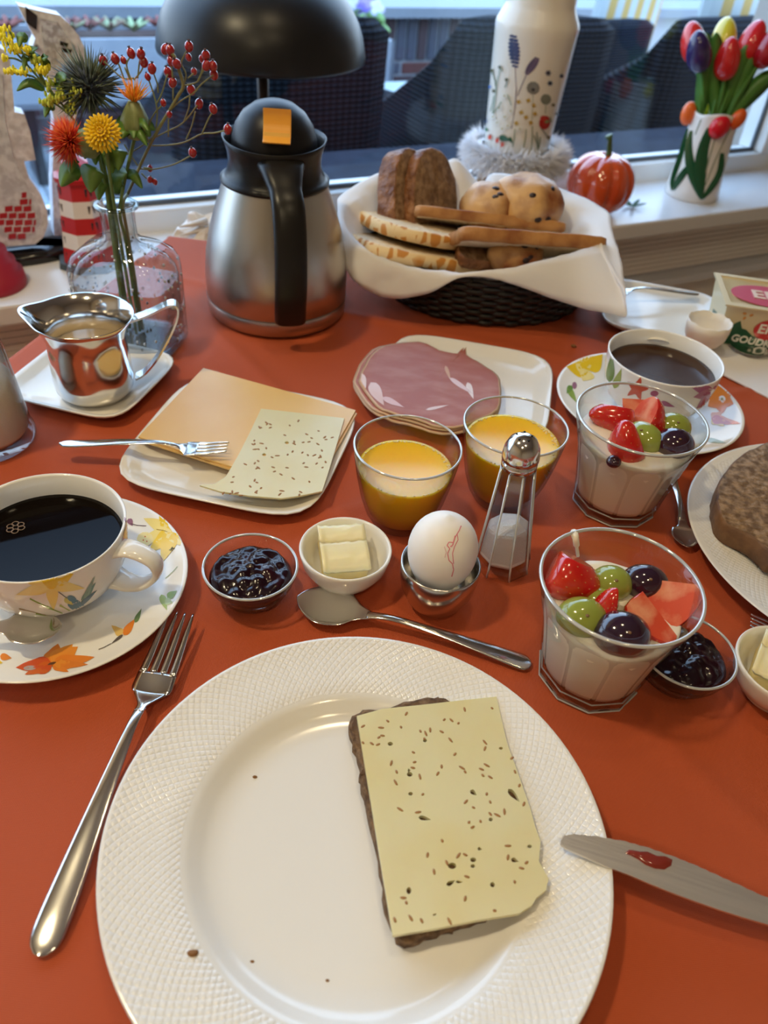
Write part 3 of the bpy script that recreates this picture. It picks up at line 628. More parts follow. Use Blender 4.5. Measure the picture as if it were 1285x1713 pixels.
def creased(x, y):
    z = 0
    for (a, b_), h, w in ((cr1, .0032, .0075), (cr2, .0026, .008), (cr3, .0016, .008)):
        d = (b_-a).normalized(); dist = abs((x-a.x)*d.y-(y-a.y)*d.x); z += h*math.exp(-(dist/w)**2)
    return z + .0004*noise.noise(Vector((x*7, y*7, 0)))
hang = 22
for i in range(-hang, NX+hang+1):
    for j in range(-hang, NY+hang+1):
        s1, s2 = min(max(i/NX, 0), 1), min(max(j/NY, 0), 1)
        a = TC[3].lerp(TC[2], s1); b_ = TC[0].lerp(TC[1], s1); p = a.lerp(b_, s2); ox = (i if i < 0 else max(i-NX, 0)); oy = (j if j < 0 else max(j-NY, 0)); k = max(abs(ox), abs(oy))
        if k == 0: p.z = creased(p.x, p.y)-.0008*0
        else:
            lim = .05 if oy > 0 and p.x < .1 else .22
            dz = lim*k/hang; rr = .006*min(k/2, 1); wv = .006*math.sin((p.x+p.y)*40)*min(k/hang, 1)
            if oy > 0: wv *= .2
            p += Vector(((1 if ox > 0 else -1 if ox < 0 else 0)*(rr+wv), (1 if oy > 0 else -1 if oy < 0 else 0)*(rr+wv), -dz))
        V.append(p)
W_ = NY+2*hang+1
for i in range(NX+2*hang):
    for j in range(NY+2*hang): a = i*W_+j; F_.append((a, a+W_, a+W_+1, a+1))
tcl = finish(mesh('tablecloth', (V, F_), cloth), 'orange-red cloth with pressed creases covering the breakfast table', 'tablecloth')
# a few crumbs
def crumb(px, py, z, r, label, mat=None):
    o = mesh('crumb', ell(r, r*.7, r*.55, 8, 6, .6, 300, px), mat or M('crumb_brown', (.22, .10, .03), .8), None, loc=P(px, py, z+r*.5)); return finish(o, label, 'crumb')
# ================================================================ plates
plate_mat = M('textured_china', (.82, .81, .79), .14, spec=.6)
t = plate_mat.node_tree; N = t.nodes; L = t.links; b = N['Principled BSDF']
def mth(op, *a):
    n = N.new('ShaderNodeMath'); n.operation = op
    for i, v in enumerate(a):
        if isinstance(v, (int, float)): n.inputs[i].default_value = v
        else: L.new(v, n.inputs[i])
    return n.outputs[0]
tcn = N.new('ShaderNodeTexCoord'); sp_ = N.new('ShaderNodeSeparateXYZ'); L.new(tcn.outputs['Object'], sp_.inputs[0]); X_, Y_ = sp_.outputs['X'], sp_.outputs['Y']
th = mth('ARCTAN2', Y_, X_); rr_ = mth('SQRT', mth('ADD', mth('MULTIPLY', X_, X_), mth('MULTIPLY', Y_, Y_)))
k1 = mth('SINE', mth('ADD', mth('MULTIPLY', th, 78), mth('MULTIPLY', rr_, 620))); k2 = mth('SINE', mth('SUBTRACT', mth('MULTIPLY', th, 78), mth('MULTIPLY', rr_, 620)))
k1 = mth('POWER', mth('ABSOLUTE', mth('MULTIPLY', k1, 1.0)), .5); k2 = mth('POWER', mth('ABSOLUTE', k2), .5); hh = mth('MULTIPLY', k1, k2)
msk = mth('MULTIPLY', mth('GREATER_THAN', rr_, .0955), mth('LESS_THAN', rr_, .1345)); hh = mth('MULTIPLY', hh, msk)
bp = N.new('ShaderNodeBump'); bp.inputs['Strength'].default_value = .42; bp.inputs['Distance'].default_value = .0008; L.new(hh, bp.inputs['Height']); L.new(bp.outputs[0], b.inputs['Normal'])
def dplate(loc, R, label, rz=0):
    k = R/.136
    prof = [(0, .0052), (.070, .0052), (.080, .0058), (.086, .0085), (.0905, .0125), (.095, .0150), (.105, .0165), (.120, .0190), (.1335, .0215), (.1355, .0222), (.136, .0215), (.1345, .0200), (.120, .0165), (.100, .0125), (.088, .007), (.080, .0015), (.074, 0), (0, .0006)]
    o = mesh('dinner_plate', lathe([(r*k, z) for r, z in prof], 128), plate_mat, None, loc=loc); o.rotation_euler.z = rz
    return finish(o, label, 'plate', 'white dinner plates with a diamond-relief rim')
PL = Vector((.0042, .2085, .001)); pl1 = dplate(PL, .136, 'white dinner plate with a diamond-relief rim in front, under the cheese sandwich')
PL2 = Vector((.392, .492, .001)); pl2 = dplate(PL2, .141, 'white dinner plate cut by the right edge, under a slice of brown bread', 1)
# bread + cheese on the front plate
def crumbmat(nm, c1, c2, sc=120): return M(nm, c1, .9, noise_=(c2, sc, .35, .62), bump=(sc*1.3, .9, .0035))
brown = crumbmat('brown_crumb', (.20, .115, .055), (.09, .045, .02)); crust = M('dark_crust', (.11, .05, .022), .7, noise_=((.22, .11, .045), 60, .4, .7), bump=(90, .7, .003))
def slab(name, pts, z0, t, mat_top, mat_side, parent=None, loc=(0, 0, 0), bev=.0015, mw=None, wob=0):
    """slice: outline in local XY, thickness t; crumb faces and crust side are separate faces of one bread part"""
    n = len(pts); V = []; cx = sum(p[0] for p in pts)/n; cy = sum(p[1] for p in pts)/n; F_ = []; mi = []
    def ringat(k, z): return [(cx+(p[0]-cx)*k, cy+(p[1]-cy)*k, z+wob*noise.noise(Vector((p[0]*60, p[1]*60, z*200)))) for p in pts]
    rings = [(.001, z0), (.5, z0), (.96, z0), (1.0, z0+bev), (1.005, z0+t*.5), (1.0, z0+t-bev), (.96, z0+t), (.5, z0+t), (.001, z0+t)]
    for k, z in rings: V += ringat(k, z)
    for r in range(len(rings)-1):
        for i in range(n):
            j = (i+1) % n; F_.append((r*n+i, r*n+j, (r+1)*n+j, (r+1)*n+i)); mi.append(1 if r in (3, 4, 2, 5) else 0)
    return mesh(name, (V, F_), [mat_top, mat_side], parent, True, loc=loc if mw is None else None, mw=mw, midx=mi)
def smooth_loop(pts, k=4, jit=0):
    n = len(pts); out = []
    for i in range(n):
        p0, p1, p2, p3 = [Vector((*pts[(i+a) % n][:2], 0)) for a in (-1, 0, 1, 2)]
        for j in range(k):
            t = j/k; v = .5*((2*p1)+(p2-p0)*t+(2*p0-5*p1+4*p2-p3)*t*t+(3*p1-p0-3*p2+p3)*t**3); out.append((v.x+random.uniform(-jit, jit), v.y+random.uniform(-jit, jit)))
    return out
BZ = PL.z+.0056
bo = [P(*p, BZ+.012) for p in ((583, 1207), (600, 1190), (640, 1185), (690, 1171), (725, 1166), (752, 1171), (800, 1200), (835, 1240), (862, 1310), (880, 1400), (868, 1470), (830, 1520), (778, 1538), (753, 1549), (715, 1562), (680, 1574), (655, 1545), (640, 1470), (625, 1380), (606, 1312), (603, 1285), (592, 1240))]
br = slab('bread_slice', smooth_loop([(p.x-PL.x, p.y-PL.y) for p in bo], 4, .0009), 0, .0125, brown, crumbmat('brown_edge', (.24, .14, .07), (.09, .045, .02), 200), None, loc=(PL.x, PL.y, BZ), wob=.0006)
finish(br, 'slice of dark brown bread almost hidden under the cumin cheese on the front plate', 'bread')
cheese = M('pale_cheese', (.72, .66, .40), .32, sss=.25, sscol=(.006, .004, .0015), spec=.5, noise_=((.70, .59, .28), 18, .45, .8))
young = M('young_cheese', (.80, .52, .20), .35, sss=.2, sscol=(.006, .004, .0015), noise_=((.76, .45, .13), 12, .4, .8))
seedm = M('cumin_brown', (.34, .16, .05), .6)
CZ_ = BZ+.0128
co = [(597, 1198), (640, 1186), (700, 1180), (770, 1172), (830.6, 1165.5), (848, 1242), (867.5, 1295.6), (888, 1354.7), (896, 1385), (904.5, 1406.5), (901.6, 1440.5), (910, 1456), (917.8, 1470), (913.4, 1489), (905, 1496), (897, 1502.6), (890, 1515), (876.4, 1523), (869, 1528), (796.6, 1539.6), (730, 1553), (657.6, 1565.3), (640, 1460), (622, 1350)]
holes = [disc(756.5, 1448.6, 7, 5.5), disc(791.6, 1438.5, 5, 4), disc(791, 1449, 4.2, 3), petal(787, 1322, 40, 14, 4, n=7), petal(850, 1320, 48, 30, 5, n=8), petal(700, 1367, 12, 22, 4, n=7), petal(682, 1289, 0, 5, 3, n=6), disc(685.5, 1295.5, 5, 4), disc(653, 1244.5, 4.5, 3.3), disc(711, 1239, 3.2, 3), petal(855, 1437, 20, 14, 4, n=7), petal(799, 1419, 20, 8, 3, n=6), disc(824, 1480, 4, 4.5), petal(747, 1481, -30, 17, 4, n=7), petal(762, 1475, 5, 13, 2.5, n=6), disc(684, 1490, 4, 6), disc(838, 1252, 3.5, 2.4), disc(886, 1416, 4, 3), disc(727, 1530, 3.5, 1.6, ang=-20), disc(821, 1371, 3.5, 3.2), disc(687, 1328, 4, 3)]
PC = P(740, 1370, CZ_)
L2 = lambda pts, z: [(P(x, y, z).x-PC.x, P(x, y, z).y-PC.y) for x, y in pts]
cc = empty('cheese_slice', PC, 'large slice of pale cumin cheese with holes on the bread on the front plate', 'cheese')
cz = mesh('cheese_sheet', curve_prism(L2(co, CZ_+.0026), [L2(h, CZ_+.0026) for h in holes], .0028, .0004), cheese, cc, False)
def seeds(parent, c, z, pts, s=1.0):
    proto = None
    for (x, y, a, l) in pts:
        p = P(x, y, z)
        if proto is None: proto = mesh('cumin_seed', ell(.0021*s, .00088*s, .0005*s, 8, 6), seedm, parent); o = proto
        else: o = proto.copy(); COL.objects.link(o)
        o.location = (p.x-c.x, p.y-c.y, z-c.z); o.rotation_euler = (0, 0, a); o.scale = (l, 1.0, 1)
rs = random.Random(3)
sd = [(x/3.3816+560, y/3.3816+1130) for x, y in ((160, 287), (405, 216), (375, 292), (262, 295), (250, 350), (270, 340), (210, 385), (485, 315), (515, 328), (540, 308), (508, 358), (660, 253), (700, 270), (605, 318), (655, 365), (850, 378), (850, 413), (320, 495), (445, 435), (452, 490), (442, 522), (350, 545), (605, 515), (583, 555), (482, 572), (345, 605), (720, 522), (738, 545), (860, 508), (830, 530), (838, 565), (880, 575), (498, 672), (370, 757), (472, 773), (860, 670), (742, 714), (785, 747), (880, 716), (880, 783), (920, 790), (960, 770), (760, 830), (825, 825), (780, 858), (608, 935), (980, 963), (700, 1018), (738, 1013), (525, 1015), (635, 1060), (562, 1110), (748, 1138), (980, 1028), (1085, 1058), (1057, 1090), (1018, 1167), (738, 1262), (388, 1257), (405, 1285), (340, 1382), (492, 1387), (430, 1372), (905, 1330), (650, 1390), (1003, 467), (1020, 545), (1045, 622), (1070, 727), (680, 445), (890, 185), (735, 192), (620, 250), (300, 258), (245, 390), (160, 380))]
seeds(cz, PC, CZ_+.0028, [(x, y, rs.uniform(0, 3.1), rs.uniform(.55, 1.25)) for x, y in sd], .85)
for (x, y, r) in ((322, 1594, .0026), (421, 1609, .0012), (427, 1300, .0013), (382, 1291, .0018), (548, 1640, .001), (636, 1690, .0008), (818, 1593, .001)):
    zz_ = .0058 if r < .002 else .0155
    crumb(x, y, zz_, r, 'brown bread crumb on the front plate, ' + {322: 'largest, on the lower left rim', 421: 'in the lower left of the well', 427: 'upper left in the well, right of another crumb', 382: 'at the upper left edge of the well', 548: 'at the bottom centre of the well', 636: 'nearest to the bottom edge of the photo', 818: 'below the right corner of the cheese'}[x])
crumb(960, 579, 0, .0035, 'brown crumb on the orange cloth between the ham plate and the right saucer')
# right plate bread
b2o = [(1198, 830), (1203, 805), (1222, 780), (1238, 763), (1262, 750), (1300, 738), (1350, 760), (1380, 840), (1360, 930), (1300, 935), (1285, 925), (1262, 905), (1240, 893), (1215, 880), (1202, 860)]
q = [P(x, y, .036) for x, y in b2o]
slab('bread_slice', smooth_loop([(p.x-PL2.x, p.y-PL2.y) for p in q], 3, .0006), 0, .019, crumbmat('wheat_crumb', (.36, .23, .13), (.13, .07, .03), 150), crust, None, loc=(PL2.x, PL2.y, .0185), wob=.0006)
finish(bpy.context.scene.objects['bread_slice.001'], 'thick slice of brown bread on the plate at the right edge', 'bread')
# square side plates
def sqplate(name, corners, label, z=.001, group='small square white side plates'):
    c = sum((Vector(p) for p in corners), Vector((0, 0)))/4; e1 = Vector(corners[1])-Vector(corners[0]); side = sum((Vector(corners[(i+1) % 4])-Vector(corners[i])).length for i in range(4))/4
    ang = math.atan2(e1.y, e1.x); h = side/2
    def se(k, z):
        out = []
        for i in range(64):
            a = 2*PI*i/64; ca, sa = math.cos(a), math.sin(a); n = 5.0; r = (abs(ca)**n+abs(sa)**n)**(-1/n); bow = 1; out.append((ca*r*h*k, sa*r*h*k, z))
        return out
    rings = [(.001, .0045), (.5, .0045), (.78, .0048), (.85, .0065), (.92, .0105), (.985, .0128), (1.0, .0125), (.985, .0105), (.85, .003), (.78, 0), (.001, .0005)]
    V = []; F_ = []
    for k, zz_ in rings: V += se(k, zz_)
    for r in range(len(rings)-1):
        for i in range(64): F_.append((r*64+i, r*64+(i+1) % 64, (r+1)*64+(i+1) % 64, (r+1)*64+i))
    o = mesh(name, (V, F_), M('square_china', (.80, .77, .71), .12), None, loc=(c.x, c.y, z)); o.rotation_euler.z = ang
    return finish(o, label, 'plate', group), c
sq1, c1 = sqplate('side_plate', [(-.372, .600), (-.242, .572), (-.222, .700), (-.350, .725)], 'small square white plate under the steel milk jug')
sq2, c2 = sqplate('side_plate', [(-.235, .492), (-.057, .462), (-.028, .638), (-.205, .668)], 'square white plate holding two kinds of sliced cheese')
sq3, c3 = sqplate('side_plate', [(-.028, .628), (.145, .602), (.170, .772), (-.003, .802)], 'square white plate under the cooked ham')
# cheeses
z = .0065
yo = [(343, 626), (420, 647), (520, 672), (597, 697), (560, 760), (500, 800), (420, 800), (382, 792), (310, 770), (235, 742), (290, 690)]
py_ = P(420, 710, z); q = [P(x, y, z+.005) for x, y in [(343, 626), (597, 697), (545, 790), (400, 795), (235, 742)]]
for k, (zz_, dx, lab) in enumerate(((.0135, 0, 'lower slice of yellow young cheese on the square plate, under the other'), (.0157, -.0015, 'upper slice of yellow young cheese on the square plate'))):
    o = mesh('cheese_slice', curve_prism([(p.x-py_.x+dx, p.y-py_.y-dx) for p in q], [], .002, .0004), young, None, False, loc=(py_.x, py_.y, zz_)); finish(o, lab, 'cheese', 'slices of yellow cheese')
zc = .0180; pc2 = P(460, 760, zc)
cq = [(437, 686), (500, 693), (576, 702), (562, 750), (550, 790), (539, 824), (500, 832), (470, 836), (420, 832), (370, 825), (334, 814), (360, 812), (378, 800), (400, 762), (420, 722)]
e = empty('cheese_slice', pc2, 'smaller slice of cumin cheese overlapping the yellow cheese', 'cheese')
e = mesh('cheese_sheet', curve_prism([(P(x, y, zc).x-pc2.x, P(x, y, zc).y-pc2.y) for x, y in cq], [[(P(x, y, zc).x-pc2.x, P(x, y, zc).y-pc2.y) for x, y in disc(hx, hy, 3.4, 2.4)] for hx, hy in ((480, 743), (442, 763))], .0016, .0003), cheese, e, False)
rs = random.Random(8)
sd = []
while len(sd) < 70:
    x, y = rs.uniform(345, 570), rs.uniform(692, 830)
    if x > 378+(800-y)*.53+6 and x < 572-(y-704)*.3 and y > 690+(x-437)*.1+5 or (y > 808 and 350 < x < 530 and y < 828): sd.append((x, y, rs.uniform(0, 3.1), rs.uniform(.6, 1.2)))
seeds(e, pc2, zc+.0016, sd, 1.0)
# ham: three thin folded slices
hamm = M('cooked_ham', (.38, .105, .062), .48, sss=.1, sscol=(.006, .002, .001), noise_=((.46, .20, .15), 26, .42, .75, (1, 2.2, 1)), bump=(70, .25, .001)); hamfat = M('ham_rind', (.62, .42, .28), .45)
ho = [(600, 648), (597, 632), (612, 600), (640, 578), (700, 571), (735, 585), (770, 592), (782, 580), (783, 593), (810, 610), (835, 628), (842, 655), (836, 690), (800, 708), (770, 720), (735, 719), (700, 708), (660, 698), (625, 682)]
for k, (zz_, sc_, dx, dy, lab) in enumerate(((.0135, 1.0, -.003, -.008, 'bottom slice of pink cooked ham on its square plate'), (.0156, .985, -.004, -.003, 'middle slice of pink cooked ham on its square plate'), (.0177, .97, 0, 0, 'top slice of pink cooked ham with pale fat veins'))):
    pts = [P(x, y, zz_) for x, y in ho]; c = sum(pts, Vector())/len(pts); lp2 = smooth_loop([((p.x-c.x)*sc_, (p.y-c.y)*sc_) for p in pts], 3, .0006)
    n = len(lp2); V = []; F_ = []; mi = []
    rings = [(.001, .0016), (.3, .0016), (.6, .0016), (.85, .0017), (.965, .0016), (1, .0008), (.98, 0), (.5, 0), (.001, 0)]
    for kk, zz2 in rings: V += [(x*kk, y*kk, zz2+.0006*noise.noise(Vector((x*kk*45, y*kk*45, k)))*(1 if kk < .9 else 2)) for x, y in lp2]
    for r in range(len(rings)-1):
        for i in range(n): F_.append((r*n+i, (r+1)*n+i, (r+1)*n+(i+1) % n, r*n+(i+1) % n)); mi.append(1 if r >= 4 and r < 6 else 0)
    o = mesh('ham_slice', (V, F_), [hamm, hamfat], None, True, loc=(c.x+dx, c.y+dy, zz_), midx=mi); finish(o, lab, 'ham', 'slices of cooked ham')
bpy.context.view_layer.update(); top_ham = o
fat = [(petal(745, 612, 70, 26, 3), (.66, .42, .32)), (petal(752, 632, 35, 50, 4), (.64, .38, .30)), (petal(782, 640, 70, 30, 5), (.70, .50, .38)), (petal(712, 686, -12, 40, 2.5), (.66, .42, .32)), (petal(620, 640, 60, 45, 10), (.64, .36, .24)), (petal(604, 625, 75, 30, 6), (.66, .40, .26)), (petal(640, 665, 25, 40, 5), (.62, .32, .24))]
fo = mesh('tmp', ([(0, 0, 0)], []), hamm); bpy.data.objects.remove(fo)
for f_ in fat: decals('fat_vein', top_ham, [f_], prints, top_ham)
# ================================================================ cups and saucers
def saucer(loc, R, label):
    k = R/.092
    o = mesh('saucer', lathe([(r*k, z) for r, z in [(0, .0045), (.028, .0045), (.031, .0055), (.036, .0055), (.055, .0075), (.075, .0125), (.088, .0175), (.0912, .0195), (.092, .0188), (.0905, .0172), (.075, .0098), (.055, .0045), (.045, .001), (.041, 0), (.038, .001), (0, .002)]], 96), china, None, loc=loc)
    return finish(o, label, 'saucer', 'saucers printed with garden flowers')
cupprof = [(0, .004), (.022, .004), (.024, 0), (.027, 0), (.0275, .004), (.036, .009), (.045, .018), (.0505, .030), (.0535, .045), (.0545, .0590), (.0548, .0605), (.0538, .0610), (.0525, .0595), (.0515, .045), (.0485, .031), (.043, .020), (.034, .0115), (.02, .0075), (0, .007)]
def cup(loc, k, hang_, label, liq, liqcol, lz, handle=True):
    e = empty('coffee_cup', loc, label, 'cup', 'wide coffee cups printed with garden flowers')
    b = mesh('cup_body', lathe([(r*k, z*k) for r, z in cupprof], 96), china, e)
    R_ = [r for r, z in ((.0445, .028), (.0495, .036), (.052, .045), (.0528, .052)) if z >= lz]
    rl = .0505*k if lz < .05 else .0515*k
    mesh(liq, lathe([(0, lz*k), (rl-.002, lz*k), (rl+.0008, lz*k+.0008), (rl-.004, lz*k-.003), (0, lz*k-.003)], 64), liqcol, e)
    pts = spline([Vector((.050*k, 0, .050*k)), Vector((.062*k, 0, .053*k)), Vector((.076*k, 0, .047*k)), Vector((.079*k, 0, .036*k)), Vector((.070*k, 0, .024*k)), Vector((.058*k, 0, .019*k)), Vector((.046*k, 0, .022*k))], 6)
    V = []; F_ = []; n = len(pts)
    for i, p in enumerate(pts):
        t = (pts[min(i+1, n-1)]-pts[max(i-1, 0)]).normalized(); nn = Vector((t.z, 0, -t.x)); w = .0075*k*(1+.5*abs(2*i/(n-1)-1)**3); th_ = .0028*k
        for a in range(10): aa = 2*PI*a/10; V.append(p+nn*math.sin(aa)*th_+Vector((0, math.cos(aa)*w, 0)))
    for i in range(n-1):
        for a in range(10): F_.append((i*10+a, i*10+(a+1) % 10, (i+1)*10+(a+1) % 10, (i+1)*10+a))
    m_ = Matrix.Rotation(hang_, 4, 'Z')
    if handle: mesh('handle', (V, F_), china, e, mw=m_)
    return e, b
black_coffee = M('black_coffee', (.004, .0022, .0015), .03, spec=.06); milk_coffee = M('milky_coffee', (.05, .022, .010), .08, spec=.2)
S1 = Vector((-.2265, .3735, .001)); sa1 = saucer(S1, .0918, 'saucer printed with yellow and orange flowers under the black coffee at left')
cu1, cb1 = cup(Vector((-.2270, .3765, .0062)), 1.0, -.12, 'wide floral cup of black coffee at the left edge, daffodil and blue hummingbird on it', 'black_coffee', black_coffee, .043)
bubs = mesh('bubble', join(*[xf(lathe([(.0022, 0), (.0026, .0003), (.0022, .0006), (.0018, .0003), (.0022, 0)], 12), Matrix.Translation((-.026+.004*math.cos(a), .012+.004*math.sin(a), .0432))) for a in range(6)]), M('foam_brown', (.25, .16, .10), .3), cu1)
S2 = Vector((.2560, .6925, .001)); sa2 = saucer(S2, .0936, 'saucer printed with yellow and orange flowers under the milky coffee at right')
cu2, cb2 = cup(Vector((.2585, .6945, .0062)), 1.02, 1.45, 'floral cup of milky coffee at the right, behind the fruit yoghurt', 'milky_coffee', milk_coffee, .045)
yel, yel2, ora, ora2, gre, pnk, pur = (.80, .55, .03), (.85, .70, .25), (.75, .22, .02), (.60, .08, .01), (.25, .38, .08), (.55, .10, .18), (.30, .14, .22)
bpy.context.view_layer.update()
decals('yellow_flower_print', sa1, [(petal(289, 890, a, l, 13, wav=.08), c) for a, l, c in ((205, 54, yel2), (235, 40, yel), (165, 60, yel2), (140, 54, yel), (110, 56, yel), (60, 26, yel2), (20, 18, yel))]+
       [(disc(243, 902, 14, 12), (.85, .72, .35)), (disc(243, 898, 1.2), ora2), (disc(240, 904, 1.2), ora2), (disc(246, 906, 1.2), ora2)]+segs([(289, 893), (275, 888), (262, 886)], 1.2, (.35, .22, .02)), prints, sa1)
decals('purple_bird_print', sa1, [(petal(215, 868, 60, 14, 5), pur)]+segs([(218, 876), (230, 879), (245, 880)], 1.2, (.12, .06, .08)), prints, sa1)
decals('green_leaf_print', sa1, [(petal(280, 1000, -35, 20, 6), gre), (petal(270, 995, 70, 28, 6), (.35, .48, .14)), (petal(276, 1005, 15, 14, 6), (.45, .55, .25))], prints, sa1)
decals('stem_print', sa1, segs([(297, 948), (288, 958), (277, 968)], 1.3, (.4, .48, .3)), prints, sa1)
decals('orange_bird_print', sa1, [(petal(207, 1063, -55, 34, 6.5), ora), (petal(205, 1062, -140, 24, 7, wav=.15), (.75, .50, .15)), (petal(226, 1042, -65, 26, 4), (.15, .25, .10)), (petal(206, 1062, 142, 26, 2.5), (.10, .08, .07))]+segs([(186, 1077), (175, 1083), (165, 1087)], 1.2, (.1, .08, .07)), prints, sa1)
decals('orange_flower_print', sa1, [(petal(88, 1112, a, l, w, wav=.1), c) for a, l, w, c in ((-75, 36, 17, ora), (-45, 48, 15, (.78, .30, .03)), (-35, 52, 17, (.78, .28, .03)), (-10, 72, 12, ora), (0, 60, 8, (.70, .2, .02)), (175, 62, 14, ora2), (160, 50, 9, (.62, .12, .01)), (25, 30, 7, ora))]+
       [(disc(50, 1118, 11, 4, ang=-5), (.40, .35, .33)), (disc(88, 1112, 9, 4, ang=-15), (.12, .05, .02))], prints, sa1)
decals('amber_flower_print', sa1, [(petal(0, 1098, 10, 20, 6), ora), (petal(-20, 1105, 10, 25, 8), yel)], prints, sa1)
mb = text_mesh('MB', .0042, .0001); p = P(289, 920, .0165); mesh('mark_lettering', xf(mb, Matrix.Translation(p-S1+Vector((0, 0, .0012))) @ Matrix.Rotation(1.35, 4, 'Z') @ Matrix.Rotation(.18, 4, 'Y')), M('ink_black', (.02, .02, .02), .5), sa1, False)
decals('daffodil_print', cb1, [(petal(86, 979, a, l, w), c) for a, l, w, c in ((165, 62, 10, yel2), (185, 40, 7, yel2), (-28, 42, 11, yel), (5, 56, 9, yel2), (85, 42, 10, yel2), (-60, 22, 7, yel), (215, 24, 6, yel))]+[(disc(86, 979, 9, 6), yel)], prints, cu1)
decals('long_leaf_print', cb1, [(line([(50, 1001), (78, 1015)], 2.5), gre), (line([(78, 1015), (118, 1031)], 5), gre), (line([(100, 1012), (124, 1026)], 4), (.35, .45, .12)), (line([(32, 1018), (100, 1034)], 1.8), (.35, .22, .08)), (line([(60, 1026), (104, 1036)], 2.5), gre)], prints, cu1)
decals('hummingbird_print', cb1, [(petal(112, 1005, 25, 44, 9), (.10, .22, .32)), (petal(108, 1000, 40, 18, 5), (.55, .50, .12)), (petal(136, 1008, -55, 42, 5), (.16, .30, .28)), (petal(137, 1010, -65, 52, 4), (.25, .38, .36)), (petal(134, 1012, -42, 38, 3.5), (.10, .18, .26)), (disc(120, 1001, 8, 5, ang=20), (.08, .20, .33))]+segs([(98, 990), (105, 995), (112, 1000)], 1.4, (.05, .05, .06)), prints, cu1)
decals('pink_flower_print', cb1, [(petal(211, 925, -88, 62, 6), pnk), (petal(208, 920, -85, 46, 5), (.62, .25, .30)), (petal(212, 862, 80, 22, 5), (.35, .18, .30))], prints, cu1)
decals('yellow_flower_print', sa2, [(petal(985, 620, a, l, 14), c) for a, l, c in ((190, 38, yel), (230, 36, yel2), (270, 32, yel), (310, 36, yel), (120, 20, yel2))]+[(disc(980, 628, 9, 9), (.86, .72, .3))], prints, sa2)
decals('green_leaf_print', sa2, [(petal(950, 648, 60, 30, 5), gre), (petal(956, 645, 120, 16, 5), (.15, .3, .08)), (disc(961, 645, 4, 6), pur)], prints, sa2)
decals('orange_flower_print', sa2, [(petal(1205, 668, a, 24, 13, wav=.1), ora) for a in (-160, -100, -40, 20, 80, 150)]+[(disc(1208, 668, 6), (.80, .78, .75)), (disc(1208, 668, 2.4), (.3, .25, .1))], prints, sa2)
decals('red_flower_print', sa2, [(petal(1190, 700, a, l, 7, wav=.2), c) for a, l, c in ((10, 50, ora), (30, 26, yel), (-30, 22, (.75, .3, .1)), (15, 36, ora2))], prints, sa2)
decals('stem_print', sa2, [(petal(1180, 735, 10, 36, 4), (.25, .32, .18))], prints, sa2)
decals('olive_leaf_print', cb2, [(petal(1020, 640, -85, 50, 7), (.14, .22, .05))], prints, cu2)
decals('olive_leaf_print', cb2, [(petal(1028, 650, -70, 36, 6), (.3, .35, .08))], prints, cu2)
decals('mauve_flower_print', cb2, [(petal(1195, 658, a, l, 9), c) for a, l, c in ((200, 50, (.45, .16, .30)), (170, 36, (.5, .24, .36)), (110, 34, (.42, .12, .28)), (-40, 24, (.48, .2, .35)), (140, 40, (.36, .10, .22)))]+[(disc(1186, 664, 11, 9), (.42, .14, .28))], prints, cu2)
decals('red_flower_print', cb2, [(petal(1066, 650, a, 20, 6, wav=.15), (.55, .10, .06)) for a in (0, 72, 144, 216, 288)]+[(petal(1075, 675, 80, 26, 6), (.65, .30, .05)), (petal(1100, 695, -60, 22, 6), gre), (petal(1105, 672, 20, 26, 4), (.35, .1, .2)), (disc(1095, 658, 7, 5), (.4, .12, .25)), (petal(1060, 685, 60, 14, 4), (.4, .2, .3))], prints, cu2)
# ================================================================ cutlery
def strip(stations, nc=9, th=.0012):
    """stations: (x, halfwidth, z, cup)   cup>0 = concave upward"""
    V = []; F_ = []; n = len(stations)
    for (x, w, z, cup_) in stations:
        top = []; bot = []
        for k in range(nc):
            s_ = -1+2*k/(nc-1); y = w*s_; zz_ = z-cup_*(1-s_*s_); tt = th*(1-.7*s_*s_)
            top.append((x, y, zz_+tt/2)); bot.append((x, y, zz_-tt/2))
        V += top+bot[::-1]
    m_ = 2*nc
    for i in range(n-1):
        for k in range(m_): F_.append((i*m_+k, i*m_+(k+1) % m_, (i+1)*m_+(k+1) % m_, (i+1)*m_+k))
    F_.append(tuple(range(m_-1, -1, -1))); F_.append(tuple((n-1)*m_+k for k in range(m_)))
    return V, F_
def dens(st_, k=5): 
    return [tuple(v) for v in _sp4(st_, k)]
def _sp4(p, k):
    out = []
    for i in range(len(p)-1):
        a, b_, c, d = p[max(i-1, 0)], p[i], p[i+1], p[min(i+2, len(p)-1)]
        for j in range(k):
            t = j/k; out.append([.5*(2*b_[m]+(c[m]-a[m])*t+(2*a[m]-5*b_[m]+4*c[m]-d[m])*t*t+(3*b_[m]-a[m]-3*c[m]+d[m])*t**3) for m in range(4)])
    out.append(list(p[-1])); 
    for q_ in out: q_[1] = max(q_[1], .0003)
    return out
def place(name, A, B, label, cat, group=None, up_=(0, 0, 1)):
    e = empty(name, A, label, cat, group); e.rotation_mode = 'QUATERNION'; e.rotation_quaternion = frame(A, Vector(B)-Vector(A), up_).to_quaternion(); return e
